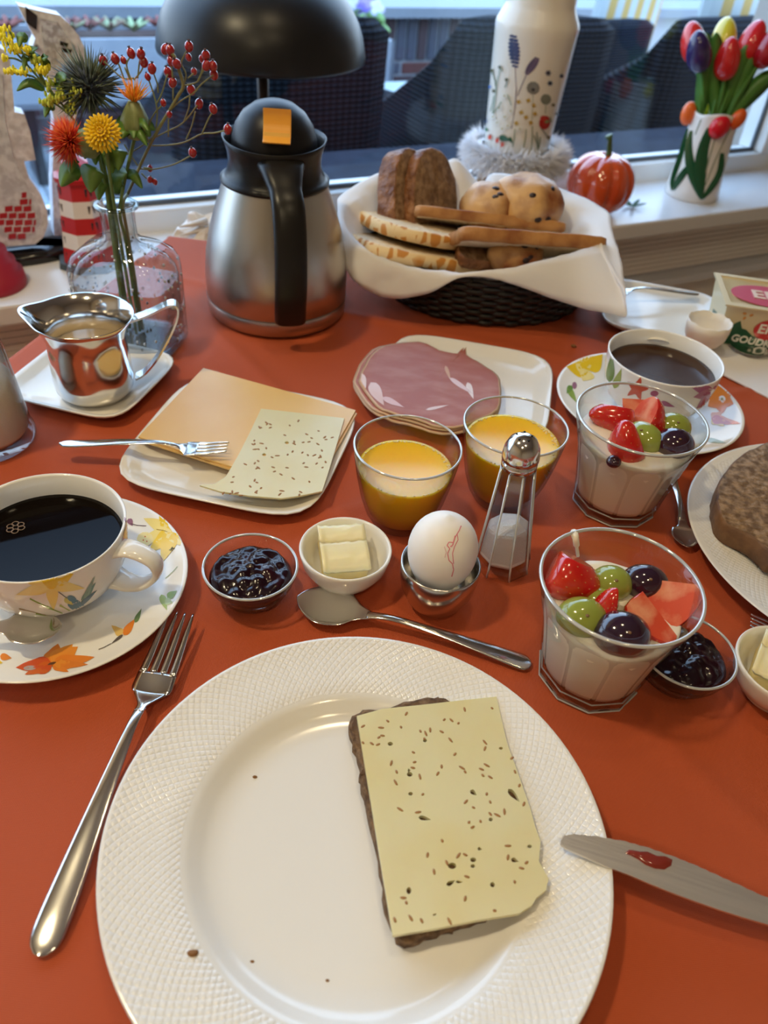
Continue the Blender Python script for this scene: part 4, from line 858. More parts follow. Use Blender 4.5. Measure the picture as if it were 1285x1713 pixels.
def spoon(A, B, k, label, mat=steel, group='spoons', bw=.019, bl=.052):
    """A = bowl tip, B = handle end"""
    L_ = (Vector(B)-Vector(A)).length; e = place('spoon', A, B, label, 'spoon', group)
    mesh('bowl', strip(dens([(0, .001, .0075, 0), (.006*k, .0105*k, .0076, .0032*k), (.02*k, bw*k, .0078, .0060*k), (.036*k, bw*.86*k, .008, .0050*k), (bl*k-.006, .008*k, .0082, .0016*k), (bl*k+.004, .0035, .0085, 0)], 5), 11, .0011), mat, e)
    mesh('handle', strip(dens([(bl*k+.001, .0036, .0080, 0), (bl*k+.02, .0028, .0115, 0), (L_*.6, .0034, .010, 0), (L_*.82, .0058, .0055, -.0005), (L_-.008, .0072, .0025, -.0006), (L_-.002, .005, .002, -.0003), (L_, .001, .002, 0)], 5), 7, .0022), mat, e)
    return e
def fork(A, B, k, label, hw, headw, headl, tinel, mat=steel, group='forks', thick=.002):
    """A = tine tips, B = handle end"""
    L_ = (Vector(B)-Vector(A)).length; e = place('fork', A, B, label, 'fork', group)
    hx = tinel
    hd_ = mesh('head', strip(dens([(hx, headw, .0035*k, -.0002), (hx+.012*k, headw*1.02, .0025*k, .001), (hx+headl*.62, headw*.80, .003*k, .0012), (hx+headl, .0034*k, .0065*k, 0), (hx+headl+.006, .003*k, .0085*k, 0)], 5), 9, .0016), mat, e)
    mesh('handle', strip(dens([(hx+headl+.003, .0031*k, .0075*k, 0), (hx+headl+.02*k, .0032*k, .0098*k, 0), (L_*.62, .0055*k, .008*k, -.0003), (L_*.82, hw*.92, .0042*k, -.0003), (L_*.92, hw, .0028*k, -.0003), (L_*.97, hw*.88, .002, -.0002), (L_-.0015, hw*.45, .002, -.0001), (L_, .0012, .002, 0)], 6), 9, .0014), mat, e)
    for i in range(4):
        y = headw*(-.78+.52*i); w0 = headw*.175
        vf = strip(dens([(0, .0007, .0075*k, 0), (tinel*.3, w0*.75, .0062*k, 0), (tinel*.7, w0, .0042*k, 0), (tinel+.001, w0*1.15, .0035*k, 0)], 4), 5, .0018)
        mesh('tine', ([(v[0], v[1]+y*(1-.14*(1-v[0]/tinel)), v[2]) for v in vf[0]], vf[1]), mat, hd_)
    return e
fk = fork(P(305, 1037, .008), P(66, 1603, .0015), 1.0, 'large steel fork lying left of the front dinner plate', .0088, .0125, .026, .048)
sf = fork(P(382, 757, .0215), P(100, 745, .0165), .8, 'small steel fork resting on the yellow cheese', .0052, .0095, .017, .026)
f2 = fork(P(1251, 1045, .006), P(1251, 1045, .002)+Vector((.135, -.05, 0)), .7, 'steel fork tines at the right edge above the butter dish', .006, .009, .017, .03)
f3 = fork(P(1030, 505, .010)+Vector((-.03, .0, .01)), P(1168, 494, .016), .8, 'steel fork on the far square plate behind the napkin', .0055, .009, .02, .03)
sp1 = spoon(P(497, 1010, .001), P(888, 1115, .001), 1.0, 'steel dessert spoon lying above the front plate')
sp2 = spoon(P(106, 1060, .0165), P(106, 1060, .0165)+Vector((-.12, -.028, .010)), .78, 'steel teaspoon on the left saucer')
sp3 = spoon(P(1146, 926, 0), P(1122, 800, .002)+Vector((0, .03, 0)), .60, 'steel teaspoon between the yoghurt glasses and the right plate')
sp4 = spoon(P(1217, 583, .001), P(1217, 583, .001)+Vector((.13, -.055, .002)), .95, 'steel spoon in front of the cheese tub on the paper napkin')
# knife
kA, kB = P(937, 1411, .0245), P(1285, 1524, .0185); dk = (kB-kA).normalized(); e = place('table_knife', kA, kB, 'steel table knife smeared with red jam, resting on the rim of the front plate', 'knife')
ktop = [(937, 1408), (944, 1399), (960, 1397), (1000, 1401), (1045, 1409), (1085, 1420), (1130, 1436), (1165, 1450), (1200, 1466), (1240, 1484), (1285, 1505)]
kbot = [(1285, 1549), (1240, 1536), (1200, 1523), (1160, 1509), (1130, 1498), (1090, 1482), (1050, 1465), (1010, 1450), (975, 1434), (945, 1421), (937, 1414)]
zof = lambda x: .0245-.006*(x-937)/348
fm = frame(kA, kB-kA, (0, 0, 1)).inverted()
sawt = []
for (a, b_) in zip(ktop, ktop[1:]):
    for j in range(5):
        t = j/5; sawt.append((a[0]+(b_[0]-a[0])*t, a[1]+(b_[1]-a[1])*t+(.9 if (j % 2 and a[0] > 940) else 0)))
pts = [fm @ P(x, y, zof(x)) for x, y in sawt+kbot]; kn = fm @ P(1285, 1527, zof(1285)); wid = abs((fm @ P(1285, 1549, zof(1285))).y)
pts3 = [(p.x, p.y) for p in pts]
i0 = len(sawt); ext_ = [(pts3[i0-1][0]+.03, pts3[i0-1][1]), (pts3[i0-1][0]+.045, (pts3[i0-1][1]+pts3[i0][1])/2+.002), (pts3[i0][0]+.045, pts3[i0][1]*.6), (pts3[i0][0]+.03, pts3[i0][1])]
bl = mesh('blade', curve_prism(pts3[:i0]+ext_+pts3[i0:], [], .0014, .0004), M('scratched_steel', (.72, .68, .63), .45, 1, bump=(160, .35, .0004, (.15, 3, 1)), noise_=((.80, .76, .70), 90, .35, .65, (.15, 3, 1))), e, False)
mesh('handle', strip(dens([(.145, .004, 0, 0), (.16, .006, -.001, 0), (.2, .009, -.003, 0), (.235, .0095, -.005, 0), (.242, .002, -.005, 0)], 4), 7, .006), steel, e)
bpy.context.view_layer.update()
sm = [(1045, 1427), (1052, 1421), (1068, 1424), (1082, 1424), (1100, 1432), (1116, 1433), (1126, 1438), (1124, 1448), (1112, 1455), (1095, 1453), (1080, 1447), (1068, 1438), (1055, 1431)]
qq = [fm @ P(x, y, zof(x)+.0015) for x, y in sm]; cxx = sum(p.x for p in qq)/len(qq); cyy = sum(p.y for p in qq)/len(qq)
V = [(cxx, cyy, .0034)]; F_ = []; n = len(qq)
for r, z_ in ((.5, .0030), (.85, .0024), (1, .0013)): V += [(cxx+(p.x-cxx)*r, cyy+(p.y-cyy)*r, z_) for p in qq]
for i in range(n):
    j = (i+1) % n; F_.append((0, 1+i, 1+j))
    for r in range(2): F_.append((1+r*n+i, 1+(r+1)*n+i, 1+(r+1)*n+j, 1+r*n+j))
mesh('jam_smear', (V, F_), M('red_jam', (.22, .03, .02), .12, sss=.3, sscol=(.004, .001, .001)), e)
# ================================================================ juice glasses
def jglass(loc, k, label, rim=.076, lvl=.055):
    e = empty('juice_glass', loc, label, 'glass', 'small glasses of orange juice')
    out = [(0, 0), (.020, 0), (.024, .002), (.0295, .012), (.0345, .028), (.0385, .048), (.0410, .066), (.0418, rim-.001), (.0412, rim), (.0402, rim-.001), (.0390, .064), (.0362, .047), (.0322, .028), (.0270, .012), (.020, .006), (0, .006)]
    mesh('glass_body', lathe([(r*k, z) for r, z in out], 64), thick, e)
    mesh('rim_ring', lathe([((.0415+.0009*math.cos(a))*k, rim-.0006+.0009*math.sin(a)) for a in [2*PI*i/8 for i in range(9)]], 64), M('glass_rim', (.62, .64, .64), .08, .35), e)
    oj = M('orange_juice', (.88, .50, .012), .22, sss=.6, sscol=(.02, .012, .002))
    rl = lambda z: (.0272+(z-.012)/.016*.005 if z < .028 else (.0322+(z-.028)/.019*.004 if z < .047 else .0362+(z-.047)/.017*.0028))
    prof = [(0, .0064), (.0197, .0064)]+[(rl(z)*1.0-.0002, z) for z in (.012, .02, .028, .038, .047, lvl-.001)]+[(rl(lvl)-.0002, lvl+.0004), (rl(lvl)-.002, lvl-.0003), (0, lvl-.0005)]
    oj_ = mesh('orange_juice', lathe([(r*k, z) for r, z in prof], 64), oj, e)
    fo = []; rr = random.Random(int(loc[0]*1e4))
    for i in range(90):
        a = rr.uniform(0, 2*PI) if i < 60 else rr.gauss(.3, .5); r = (rl(lvl)-.0012-abs(rr.gauss(0, .0009 if i < 60 else .002)))*k; s_ = rr.uniform(.0005, .0011); fo.append(mv(ell(s_, s_, s_*.6, 6, 4), r*math.cos(a), r*math.sin(a), lvl))
    finish(mesh('foam', join(*fo), M('juice_foam', (.88, .66, .30), .3), oj_), kind='stuff')
jglass(Vector((.0135, .4925, .001)), 1.0, 'small glass of orange juice, the left one behind the white egg', .076, .054)
jglass(Vector((.0998, .5345, .001)), 1.02, 'small glass of orange juice, the right one behind the salt shaker', .077, .060)
# ================================================================ yoghurt glasses with fruit
yog = M('vanilla_yoghurt', (.84, .77, .64), .3, sss=.3, sscol=(.01, .008, .005))
def yglass(loc, R, H_, lvl, label, rot):
    e = empty('fruit_glass', loc, label, 'glass', 'faceted tumblers of yoghurt and fruit', rz=rot)
    def fac(amp0):
        def f(a, i, r, z):
            m_ = (1 if z < .058 else max(0, 1-(z-.058)/.010)); w = abs(((a/(2*PI)*10) % 1)-.5)*2; poly = math.cos(PI/10)/math.cos((((a/(2*PI)*10) % 1)-.5)*2*PI/10)
            return r*(1-m_*amp0*(1-poly)*1.0-(.0 if z > .058 else 0)), z
        return f
    k = R/.052
    out = [(0, .001), (.0325*k, 0), (.0350*k, .0015), (.0358*k, .006), (.0372*k, .014), (.0395*k, .03), (.0428*k, .048), (.0445*k, .058), (.0463*k, .066), (.0490*k, .078), (R-.0003, H_-.001), (R-.0008, H_+.0004), (R-.0022, H_-.001), (.0468*k, .078), (.0442*k, .066), (.0422*k, .056), (.0402*k, .046), (.0372*k, .03), (.0350*k, .016), (.0335*k, .0115), (0, .0105)]
    mesh('tumbler', lathe(out, 120, fac(1.1)), thick, e)
    for rb_, zb_ in ((.0352, .0012), (.0352, .0095)): mesh('base_facet_edge', lathe([(k*rb_+.0006*math.cos(a), zb_+.0006*math.sin(a)) for a in [2*PI*i/6 for i in range(7)]], 10), MATS['glass_rim'], e, False)
    mesh('rim_ring', lathe([(R-.0012+.0012*math.cos(a), H_-.0002+.0012*math.sin(a)) for a in [2*PI*i/8 for i in range(9)]], 96), MATS['glass_rim'], e)
    inn = [(0, .0112), (.0330*k, .0118), (.0346*k, .0165), (.0368*k, .03), (.0398*k, .046), (.0418*k, .056), (.0438*k, .066)]
    ring = [(r, z) for r, z in inn if z < lvl]; rt_ = .0418*k+(lvl-.056)*.22*k
    mesh('yoghurt', lathe(ring+[(rt_-.0006, lvl), (rt_-.0016, lvl+.0012), (rt_*.85, lvl-.0006), (rt_*.6, lvl+.0008), (rt_*.3, lvl), (0, lvl+.0003)], 96, lambda a, i, r, z: (r*(1 if z < lvl-.002 else 1), z+(.0012*noise.noise(Vector((r*math.cos(a)*70, r*math.sin(a)*70, 1))) if z > lvl-.002 else 0))), yog, e)
    return e
Y1 = Vector((.1515, .3500, .001)); Y2 = Vector((.2005, .5440, .001))
yg1 = yglass(Y1, .0515, .0895, .0665, 'faceted glass of vanilla yoghurt and fruit, the nearer one', .2)
yg2 = yglass(Y2, .0535, .0895, .0700, 'faceted glass of vanilla yoghurt and fruit, the farther one, before the milky coffee', .1)
sk = spline([P(960, 890, .0885)-Y1, P(963, 900, .0885)-Y1, P(965, 915, .081)-Y1, P(967, 930, .072)-Y1], 4)
m_ = yg1.rotation_euler.z; mesh('yoghurt_drip', tube(sk, [.0026]*4+[.0022]*4+[.0012]*5, 8), yog, yg1, mw=Matrix.Rotation(-m_, 4, 'Z'))
gg, gp_ = M('green_grape', (.28, .33, .06), .12, coat=.6, sss=.4, sscol=(.006, .008, .002)), M('dark_grape', (.022, .008, .022), .12, coat=.8, noise_=((.06, .012, .025), 14, .45, .8))
def grape(px, py, z, r, mat, label, rx=1.15, rz=0, rr2=0):
    c = P(px, py, z); e = empty('grape', c, label, 'grape', None, rz=rz)
    gb_ = mesh('grape_body', ell(r*rx, r, r*.95, 24, 14), mat, e)
    mesh('stem_scar', xf(ell(.0013, .0013, .0006, 8, 5), Matrix.Translation(Vector((-math.sin(rr2)*.3, -.55, .78)).normalized()*r*.97)), M('grape_scar', (.20, .11, .05), .8), gb_)
strawm = M('strawberry_red', (.52, .012, .010), .16, coat=.7, noise_=((.62, .05, .015), 60, .45, .8)); flesh = M('strawberry_flesh', (.62, .075, .035), .22, coat=.4, noise_=((.76, .30, .17), 50, .45, .66)); sdm = M('strawberry_seed', (.55, .22, .05), .4)
def straw(px, py, z, L_, rad, axis, cuts, label):
    """strawberry piece: berry whose tip points along axis, cut by planes (distance from its middle, outward normal), all in world directions"""
    ax_ = Vector(axis).normalized(); q_ = ax_.to_track_quat('Z', 'Y'); rot = q_.to_euler(); qi = q_.inverted()
    cuts = [((qi @ Vector(no).normalized())*dd, qi @ Vector(no).normalized()) for dd, no in cuts]
    bm = bmesh.new(); n = 28; rows = []
    prof = [(.0, 0), (.22, .03), (.45, .12), (.68, .28), (.88, .48), (1.0, .68), (.95, .84), (.75, .95), (.4, .985), (0, .97)]
    vf = lathe([(r*rad, (1-z_)*L_-L_/2) for r, z_ in prof], n, lambda a, i, r, z_: (r*(1+.05*math.sin(2*a+1)), z_))
    vs = [bm.verts.new(v) for v in vf[0]]
    for f in vf[1]: 
        try: bm.faces.new([vs[i] for i in f])
        except ValueError: pass
    for f in bm.faces: f.smooth = True
    bmesh.ops.recalc_face_normals(bm, faces=bm.faces[:])
    for co_, no_ in cuts:
        g = bmesh.ops.bisect_plane(bm, geom=bm.verts[:]+bm.edges[:]+bm.faces[:], plane_co=co_, plane_no=no_, clear_outer=True, dist=1e-6)
        ed = [x for x in g['geom_cut'] if isinstance(x, bmesh.types.BMEdge)]
        r_ = bmesh.ops.edgeloop_fill(bm, edges=ed)
        for f in r_['faces']: f.material_index = 1; f.smooth = False
    me = bpy.data.meshes.new('berry'); bm.to_mesh(me); bm.free(); me.materials.append(strawm); me.materials.append(flesh)
    c = P(px, py, z); e = empty('strawberry_piece', c, label, 'strawberry'); e.rotation_euler = rot
    o = bpy.data.objects.new('berry', me); COL.objects.link(o); o.parent = e
    sds = []
    for i in range(90):
        zz_ = .06+.86*((i+.5)/90); a = i*2.399963; r_ = 0
        for (r0, z0), (r1, z1) in zip(prof, prof[1:]):
            if z0 <= zz_ <= z1: r_ = (r0+(r1-r0)*(zz_-z0)/(z1-z0))*rad
        p = Vector((r_*1.0*(1+.05*math.sin(2*a+1))*math.cos(a), r_*(1+.05*math.sin(2*a+1))*math.sin(a), (1-zz_)*L_-L_/2))
        if any((p-Vector(co_)).dot(Vector(no_)) > -.0005 for co_, no_ in cuts): continue
        sds.append(mv(ell(.00036, .00036, .0006, 6, 4), *p))
    if sds: finish(mesh('seeds', join(*sds), sdm, o), kind='stuff')
# nearer glass
straw(962, 970, .0745, .036, .0170, (.92, -.25, -.25), [(.0125, (.35, .45, .8))], 'big strawberry half at the left in the nearer yoghurt glass')
grape(1022, 976, .0710, .0125, gg, 'green grape behind the small strawberry piece in the nearer glass')
straw(1021, 1014, .0745, .028, .0115, (.05, .15, 1), [(.003, (1, -.1, .1))], 'small pointed strawberry piece in the middle of the nearer glass')
grape(973, 1034, .0700, .0140, gg, 'green grape with a brown scar at the front left of the nearer glass')
grape(1002, 1008, .0660, .0110, gg, 'sunken green grape between strawberries in the nearer glass')
grape(1040, 1062, .0715, .0155, gp_, 'dark grape at the front rim of the nearer glass')
grape(1078, 974, .0720, .0125, gp_, 'dark grape at the back of the nearer glass', 1.25)
straw(1124, 1007, .0750, .036, .0175, (-.12, -.72, -.68), [(.001, (-.55, -.45, .72)), (.013, (.1, .75, .62)), (.010, (.6, .5, -.7))], 'large cut strawberry wedge at the right of the nearer glass')
straw(1095, 1038, .0735, .038, .0135, (.62, -.62, -.48), [(.002, (.15, -.35, .92)), (.005, (.75, .6, .1))], 'slim cut strawberry wedge beside the large one in the nearer glass')
# farther glass
straw(1020, 697, .0770, .037, .0150, (-.95, -.1, .15), [(.009, (.1, .55, .8))], 'strawberry half at the left in the farther yoghurt glass')
straw(1047, 740, .0770, .040, .0170, (-.30, .1, .95), [(.009, (.85, .2, .35)), (.012, (.2, -.2, -.95))], 'pointed strawberry piece at the front of the farther glass')
straw(1087, 704, .0800, .037, .0150, (.55, -.5, -.65), [(.006, (-.85, -.1, .4))], 'strawberry half at the centre right of the farther glass')
straw(1071, 676, .0800, .028, .0120, (.9, .2, .3), [(.000, (-.1, -.75, .65)), (.004, (0, .7, .6))], 'pale cut strawberry slice at the back of the farther glass')
grape(1077, 733, .0740, .0135, gg, 'green grape between strawberries in the farther glass', 1.3, -.9)
grape(1125, 716, .0740, .0135, gg, 'green grape behind the dark grape in the farther glass')
grape(1127, 744, .0745, .0145, gp_, 'dark grape at the right in the farther glass')
dk = P(1027, 772, .0715); e = empty('grape', dk, 'dark grape sunken in the yoghurt against the wall of the farther glass', 'grape'); mesh('grape_body', ell(.006, .006, .005, 16, 10), gp_, e)
# ================================================================ jam and butter bowls
jamm = M('berry_jam', (.010, .0015, .005), .2, coat=.3, spec=.3, noise_=((.05, .003, .010), 40, .5, .8))
def jam(loc, k, label):
    e = empty('jam_bowl', loc, label, 'bowl', 'small glass bowls of dark berry jam')
    out = [(0, 0), (.019, 0), (.021, .002), (.0205, .004), (.026, .009), (.0305, .017), (.0328, .024), (.0337, .0285), (.0337, .030), (.0328, .0302), (.0322, .0285), (.0312, .024), (.0288, .0175), (.024, .0105), (.017, .0065), (0, .006)]
    mesh('bowl_body', lathe([(r*k, z) for r, z in out], 64), thick, e)
    mesh('rim_ring', lathe([((.0331+.001*math.cos(a))*k, .0295+.0009*math.sin(a)) for a in [2*PI*i/8 for i in range(9)]], 64), MATS['glass_rim'], e)
    nr, na = 22, 64; V = [(0, 0, .0068)]; F_ = []
    for r, z in ((.016, .0068), (.0238, .0108), (.0285, .0178), (.0295, .020)):
        V += [(r*k*math.cos(2*PI*a/na), r*k*math.sin(2*PI*a/na), z) for a in range(na)]
    base = [1, 1+na, 1+2*na, 1+3*na]; F_ += [(0, 1+(a+1) % na, 1+a) for a in range(na)]
    rows = base[:]
    for i in range(nr-1, 0, -1):
        r = .0295*i/nr; rows.append(len(V))
        for a in range(na):
            x, y = r*math.cos(2*PI*a/na), r*math.sin(2*PI*a/na); q = Vector((x*125+loc[0]*50, y*125, 0))
            d = noise.voronoi(q, distance_metric='DISTANCE')[0][0]; V.append((x*k, y*k, .0205+.0055*(1-(r/.0295)**2)+.0036*math.cos(min(d, .9)*1.75)*(1 if i < nr-1 else .3)))
    rows_ = rows; top = len(V); V.append((0, 0, .028))
    for a_, b_ in zip(rows_, rows_[1:]): F_ += [(a_+a, a_+(a+1) % na, b_+(a+1) % na, b_+a) for a in range(na)]
    F_ += [(rows_[-1]+a, rows_[-1]+(a+1) % na, top) for a in range(na)]
    mesh('berry_jam', (V, F_), jamm, e)
jam(Vector((-.0910, .3925, .001)), 1.0, 'small glass bowl of dark berry jam left of the butter')
jam(Vector((.2130, .3540, .001)), .98, 'small glass bowl of dark berry jam half hidden behind the nearer yoghurt glass')
butt = M('butter', (.86, .68, .26), .35, sss=.3, sscol=(.008, .006, .002), noise_=((.88, .76, .42), 30, .4, .8))
def bbowl(loc, k, label, yaw, blabel, tilt):
    e = empty('butter_bowl', loc, label, 'bowl', 'small white china bowls of butter')
    out = [(0, 0), (.018, 0), (.0195, .001), (.020, .004), (.026, .009), (.0318, .019), (.0338, .028), (.0342, .0312), (.0334, .0322), (.0318, .031), (.0305, .026), (.0275, .017), (.022, .0095), (.015, .0065), (0, .006)]
    mesh('bowl_body', lathe([(r*k, z) for r, z in out], 64), china, e)
    V, F_ = [], []; nx, ny = 9, 12; b_ = empty('butter_piece', Vector(loc)+Vector((-.002, .002, .0225)), blabel, 'butter', 'blocks of butter'); b_.rotation_euler = (tilt, 0, yaw)
    vf = box(-.0165, .0165, -.019, .018, -.010, .010)
    bm = bmesh.new(); vs = [bm.verts.new(v) for v in vf[0]]; [bm.faces.new([vs[i] for i in f]) for f in vf[1]]; bmesh.ops.bevel(bm, geom=bm.edges[:], offset=.0016, segments=1, affect='EDGES'); bmesh.ops.subdivide_edges(bm, edges=bm.edges[:], cuts=3, use_grid_fill=True)
    for v in bm.verts: v.co += Vector((1, 1, 1))*.0009*noise.noise(v.co*170)
    me = bpy.data.meshes.new('butter_block'); bm.to_mesh(me); bm.free(); me.materials.append(butt); me.polygons.foreach_set('use_smooth', [True]*len(me.polygons)); o = bpy.data.objects.new('butter_block', me); COL.objects.link(o); o.parent = b_
    curl = []
    for (y0, y1, z0, amp) in ((-.020, .006, .0108, .0022), (.004, .019, .0112, .0012)):
        V2, F2 = [], []
        for i in range(13):
            x = -.0175+.035*i/12
            for j in range(7):
                y = y0+(y1-y0)*j/6; zz_ = z0+amp*math.sin(j/6*PI)+.0009*noise.noise(Vector((x*200, y*200, 3)))+(.0018 if i in (0,) else 0); V2 += [(x, y+.0012*noise.noise(Vector((x*300, 0, 0))), zz_), (x, y, zz_-.0022)]
        for i in range(12):
            for j in range(6):
                a = (i*7+j)*2; c = a+14; F2 += [(a, c, c+2, a+2), (a+1, a+3, c+3, c+1)]
            a = i*14; F2 += [(a, a+1, a+15, a+14), (a+12, a+26, a+27, a+13)]
        F2 += [(2*j, 2*j+2, 2*j+3, 2*j+1) for j in range(6)]+[(168+2*j, 169+2*j, 171+2*j, 170+2*j) for j in range(6)]
        mesh('butter_curl', (V2, F2), M('butter_pale', (.90, .80, .50), .3, sss=.3, sscol=(.008, .006, .002)), o)
bbowl(Vector((-.0255, .4185, .001)), 1.0, 'small white china bowl of butter between the jam and the egg', .25, 'block of butter in the white bowl beside the jam', .28)
bbowl(Vector((.2790, .3480, .001)), 1.0, 'small white china bowl of butter at the right edge', -.5, 'block of butter in the white bowl at the right edge', .1)
# ================================================================ egg and cup
EG = Vector((.0440, .4030, .001)); ec = empty('egg_cup', EG, 'brushed steel egg cup holding the white egg', 'egg cup')
mesh('cup_body', lathe([(0, 0), (.016, 0), (.0175, .001), (.0215, .006), (.0265, .018), (.0285, .030), (.0288, .0405), (.0282, .0416), (.0272, .0410), (.0268, .030), (.024, .017), (.018, .008), (0, .006)], 64), M('egg_cup_steel', (.62, .60, .57), .2, 1), ec)
eggp = [(0, -.0295)]+[(.0232*math.sin(PI*k/24)*(1-.10*math.cos(PI*k/24)*-1*-1), -.0295*math.cos(PI*k/24)) for k in range(1, 24)]+[(0, .0315)]
eg = empty('egg', EG+Vector((-.0005, 0, .0500)), 'boiled white egg with a pink pen scribble in the steel cup', 'egg'); eg.rotation_euler = (-.12, .03, 0)
eb = mesh('egg_shell', lathe([(r*1.06, z*1.04+.001) for r, z in eggp], 48), M('egg_white_shell', (.84, .81, .78), .5, sss=.15, sscol=(.005, .003, .002), bump=(400, .08, .0005)), eg)
bpy.context.view_layer.update()
pk_ = (.72, .22, .30); f4 = lambda pts: [(x/2.2155+320, y/2.2155+840) for x, y in pts]
decals('pink_scribble', eb, segs(f4([(1000, 88), (993, 105), (985, 118), (978, 130), (972, 150), (955, 148), (948, 160), (958, 172), (950, 190), (955, 215), (968, 228), (972, 250), (965, 275)]), 1.6, pk_)+segs(f4([(985, 118), (988, 140), (975, 165), (968, 190), (972, 228)]), 1.3, pk_)+segs(f4([(938, 165), (945, 185), (940, 205)]), 1.0, (.75, .45, .5))+segs(f4([(978, 125), (968, 160), (960, 165)]), 2.2, (.72, .25, .32)), prints, eg)
# ================================================================ salt shaker
SA = Vector((.0965, .4495, .001)); sa = empty('salt_shaker', SA, 'tall faceted glass salt shaker with a steel dome cap beside the egg', 'shaker', rz=.2); 
sa.rotation_euler = (0, -.045, .2)
mesh('glass_body', lathe([(0, 0), (.019, 0), (.0225, .003), (.0228, .009), (.0212, .012), (.0125, .098), (.0118, .104), (.0105, .104), (.0112, .096), (.0190, .018), (.016, .012), (0, .011)], 8), glass('shaker_glass', (.985, .99, .99), .55, 1.9, (.42, .45, .45)), sa, False)
mesh('glass_arris', join(*[tube([(.0228*math.cos(a), .0228*math.sin(a), .004), (.0213*math.cos(a), .0213*math.sin(a), .012), (.0126*math.cos(a), .0126*math.sin(a), .098)], .0009, 5) for a in [PI/4*k for k in range(8)]]), MATS['glass_rim'], sa)
mesh('salt', lathe([(0, .0114), (.0170, .0116), (.0190, .0150), (.0186, .020), (.0160, .041), (.0150, .0430), (.008, .0475), (0, .0485)], 8, lambda a, i, r, z: (r, z+.0025*math.cos(a+.6)*(z > .04))), M('salt_white', (.86, .84, .84), .9, bump=(900, .6, .001)), sa, False)
cap_ = mesh('cap', lathe([(.0112, .099), (.0128, .0992), (.0128, .1035), (.0120, .1042), (.0120, .1055), (.0133, .1062), (.0133, .109), (.0126, .1155), (.0098, .1215), (.0055, .1248), (0, .1258)], 40), steel, sa)
for a in range(5): mesh('cap_hole', mv(ell(.0009, .0009, .0004, 8, 4), .0055*math.cos(a*1.257), .0055*math.sin(a*1.257), .1249), M('hole_black', (.005, .005, .005), .8), cap_)
# ================================================================ milk jug on its plate
J = Vector((-.2870, .6300, .0062)); ju = empty('milk_jug', J, 'small polished steel milk jug with a pouring lip on the square plate', 'jug', rz=0)
def lip(a, i, r, z):
    d = (a-PI*1.03+PI) % (2*PI)-PI; s_ = math.exp(-(d/.32)**2); t_ = max(0, (z-.060)/.022); return r+s_*.011*t_**1.3, z+s_*.003*t_
mesh('jug_body', lathe([(0, 0), (.026, 0), (.032, .002), (.0355, .008), (.0365, .018), (.0360, .035), (.0352, .050), (.0352, .058), (.0375, .066), (.0415, .074), (.0450, .0795), (.0448, .0805), (.0435, .0795), (.0400, .074), (.0362, .066), (.0342, .058), (.0345, .035), (.034, .010), (0, .004)], 96, lip), steel, ju)
mesh('milk', lathe([(0, .048), (.0343, .048), (.0340, .047), (0, .046)], 48), M('coffee_milk', (.66, .52, .34), .15), ju)
hp = spline([Vector((.040, .004, .072)), Vector((.058, .006, .078)), Vector((.078, .008, .086)), Vector((.084, .0085, .080)), Vector((.078, .008, .062)), Vector((.062, .006, .035)), Vector((.048, .005, .018)), Vector((.038, .004, .012))], 5)
V = []; F_ = []; n = len(hp)
for i, p in enumerate(hp):
    t = (hp[min(i+1, n-1)]-hp[max(i-1, 0)]).normalized(); nn = Vector((0, 1, 0)).cross(t).normalized()
    for sy, sz in ((-1, -1), (1, -1), (1, 1), (-1, 1)): V.append(p+Vector((0, 1, 0))*.0062*sy+nn*.0009*sz)
for i in range(n-1):
    for a in range(4): F_.append((i*4+a, i*4+(a+1) % 4, (i+1)*4+(a+1) % 4, (i+1)*4+a))
ho_ = mesh('handle', (V, F_), steel, ju, False, mw=Matrix.Rotation(.25, 4, 'Z'))
# ================================================================ sugar dispenser
sg = Vector((-.356, .545, .001)); e = empty('sugar_dispenser', sg, 'tall glass sugar dispenser half full of sugar at the left edge', 'dispenser')
mesh('glass_body', lathe([(0, 0), (.038, 0), (.0415, .003), (.0415, .008), (.0395, .012), (.0335, .085), (.0300, .108), (.0300, .118), (.028, .118), (.028, .108), (.0315, .085), (.0375, .014), (.034, .008), (0, .007)], 64), thick, e)
mesh('sugar', lathe([(0, .0075), (.034, .0085), (.0372, .0145), (.0338, .060), (.030, .066), (.015, .070), (0, .071)], 48, lambda a, i, r, z: (r, z+(.004*math.cos(a-2.5) if z > .055 else 0))), M('sugar_grain', (.84, .76, .62), .8, bump=(1200, .8, .001)), e)
mesh('lid', lathe([(.0315, .107), (.0325, .107), (.033, .125), (.028, .137), (.008, .146), (0, .146)], 48), steel, e); mesh('spout', tube([(0, 0, .14), (.0, 0, .165), (-.01, 0, .175)], .006, 12), steel, e)
# ================================================================ thermos jug
T0 = Vector((-.1490, .8500, .001)); th_ = empty('thermos_jug', T0, 'tall brushed steel thermos jug with black lid, handle and orange lever', 'thermos', rz=0)
mesh('steel_body', lathe([(0, 0), (.074, 0), (.078, .003), (.0795, .010), (.0798, .0200), (.0792, .0208), (.0798, .0216), (.080, .045), (.0775, .070), (.072, .095), (.0640, .120), (.0555, .143), (.0540, .148), (0, .148)], 96), brushed, th_)
mesh('body_seam', lathe([(.0797, .0202), (.0802, .0209), (.0797, .0216)], 96), M('seam_dark', (.15, .12, .1), .5, .5), th_)
mesh('collar', lathe([(.0535, .1455), (.0572, .1455), (.0575, .1485), (.0540, .1500), (.0500, .156), (.0482, .164), (.0488, .174), (.0515, .184), (.0535, .1895), (.0524, .190), (.0505, .186), (.047, .175), (.045, .168), (0, .166)], 96, lambda a, i, r, z: (r, z-.004*max(0, -math.sin(a-.15))*(z > .172)) ), M('satin_black_plastic', (.010, .009, .009), .32, spec=.3), th_)
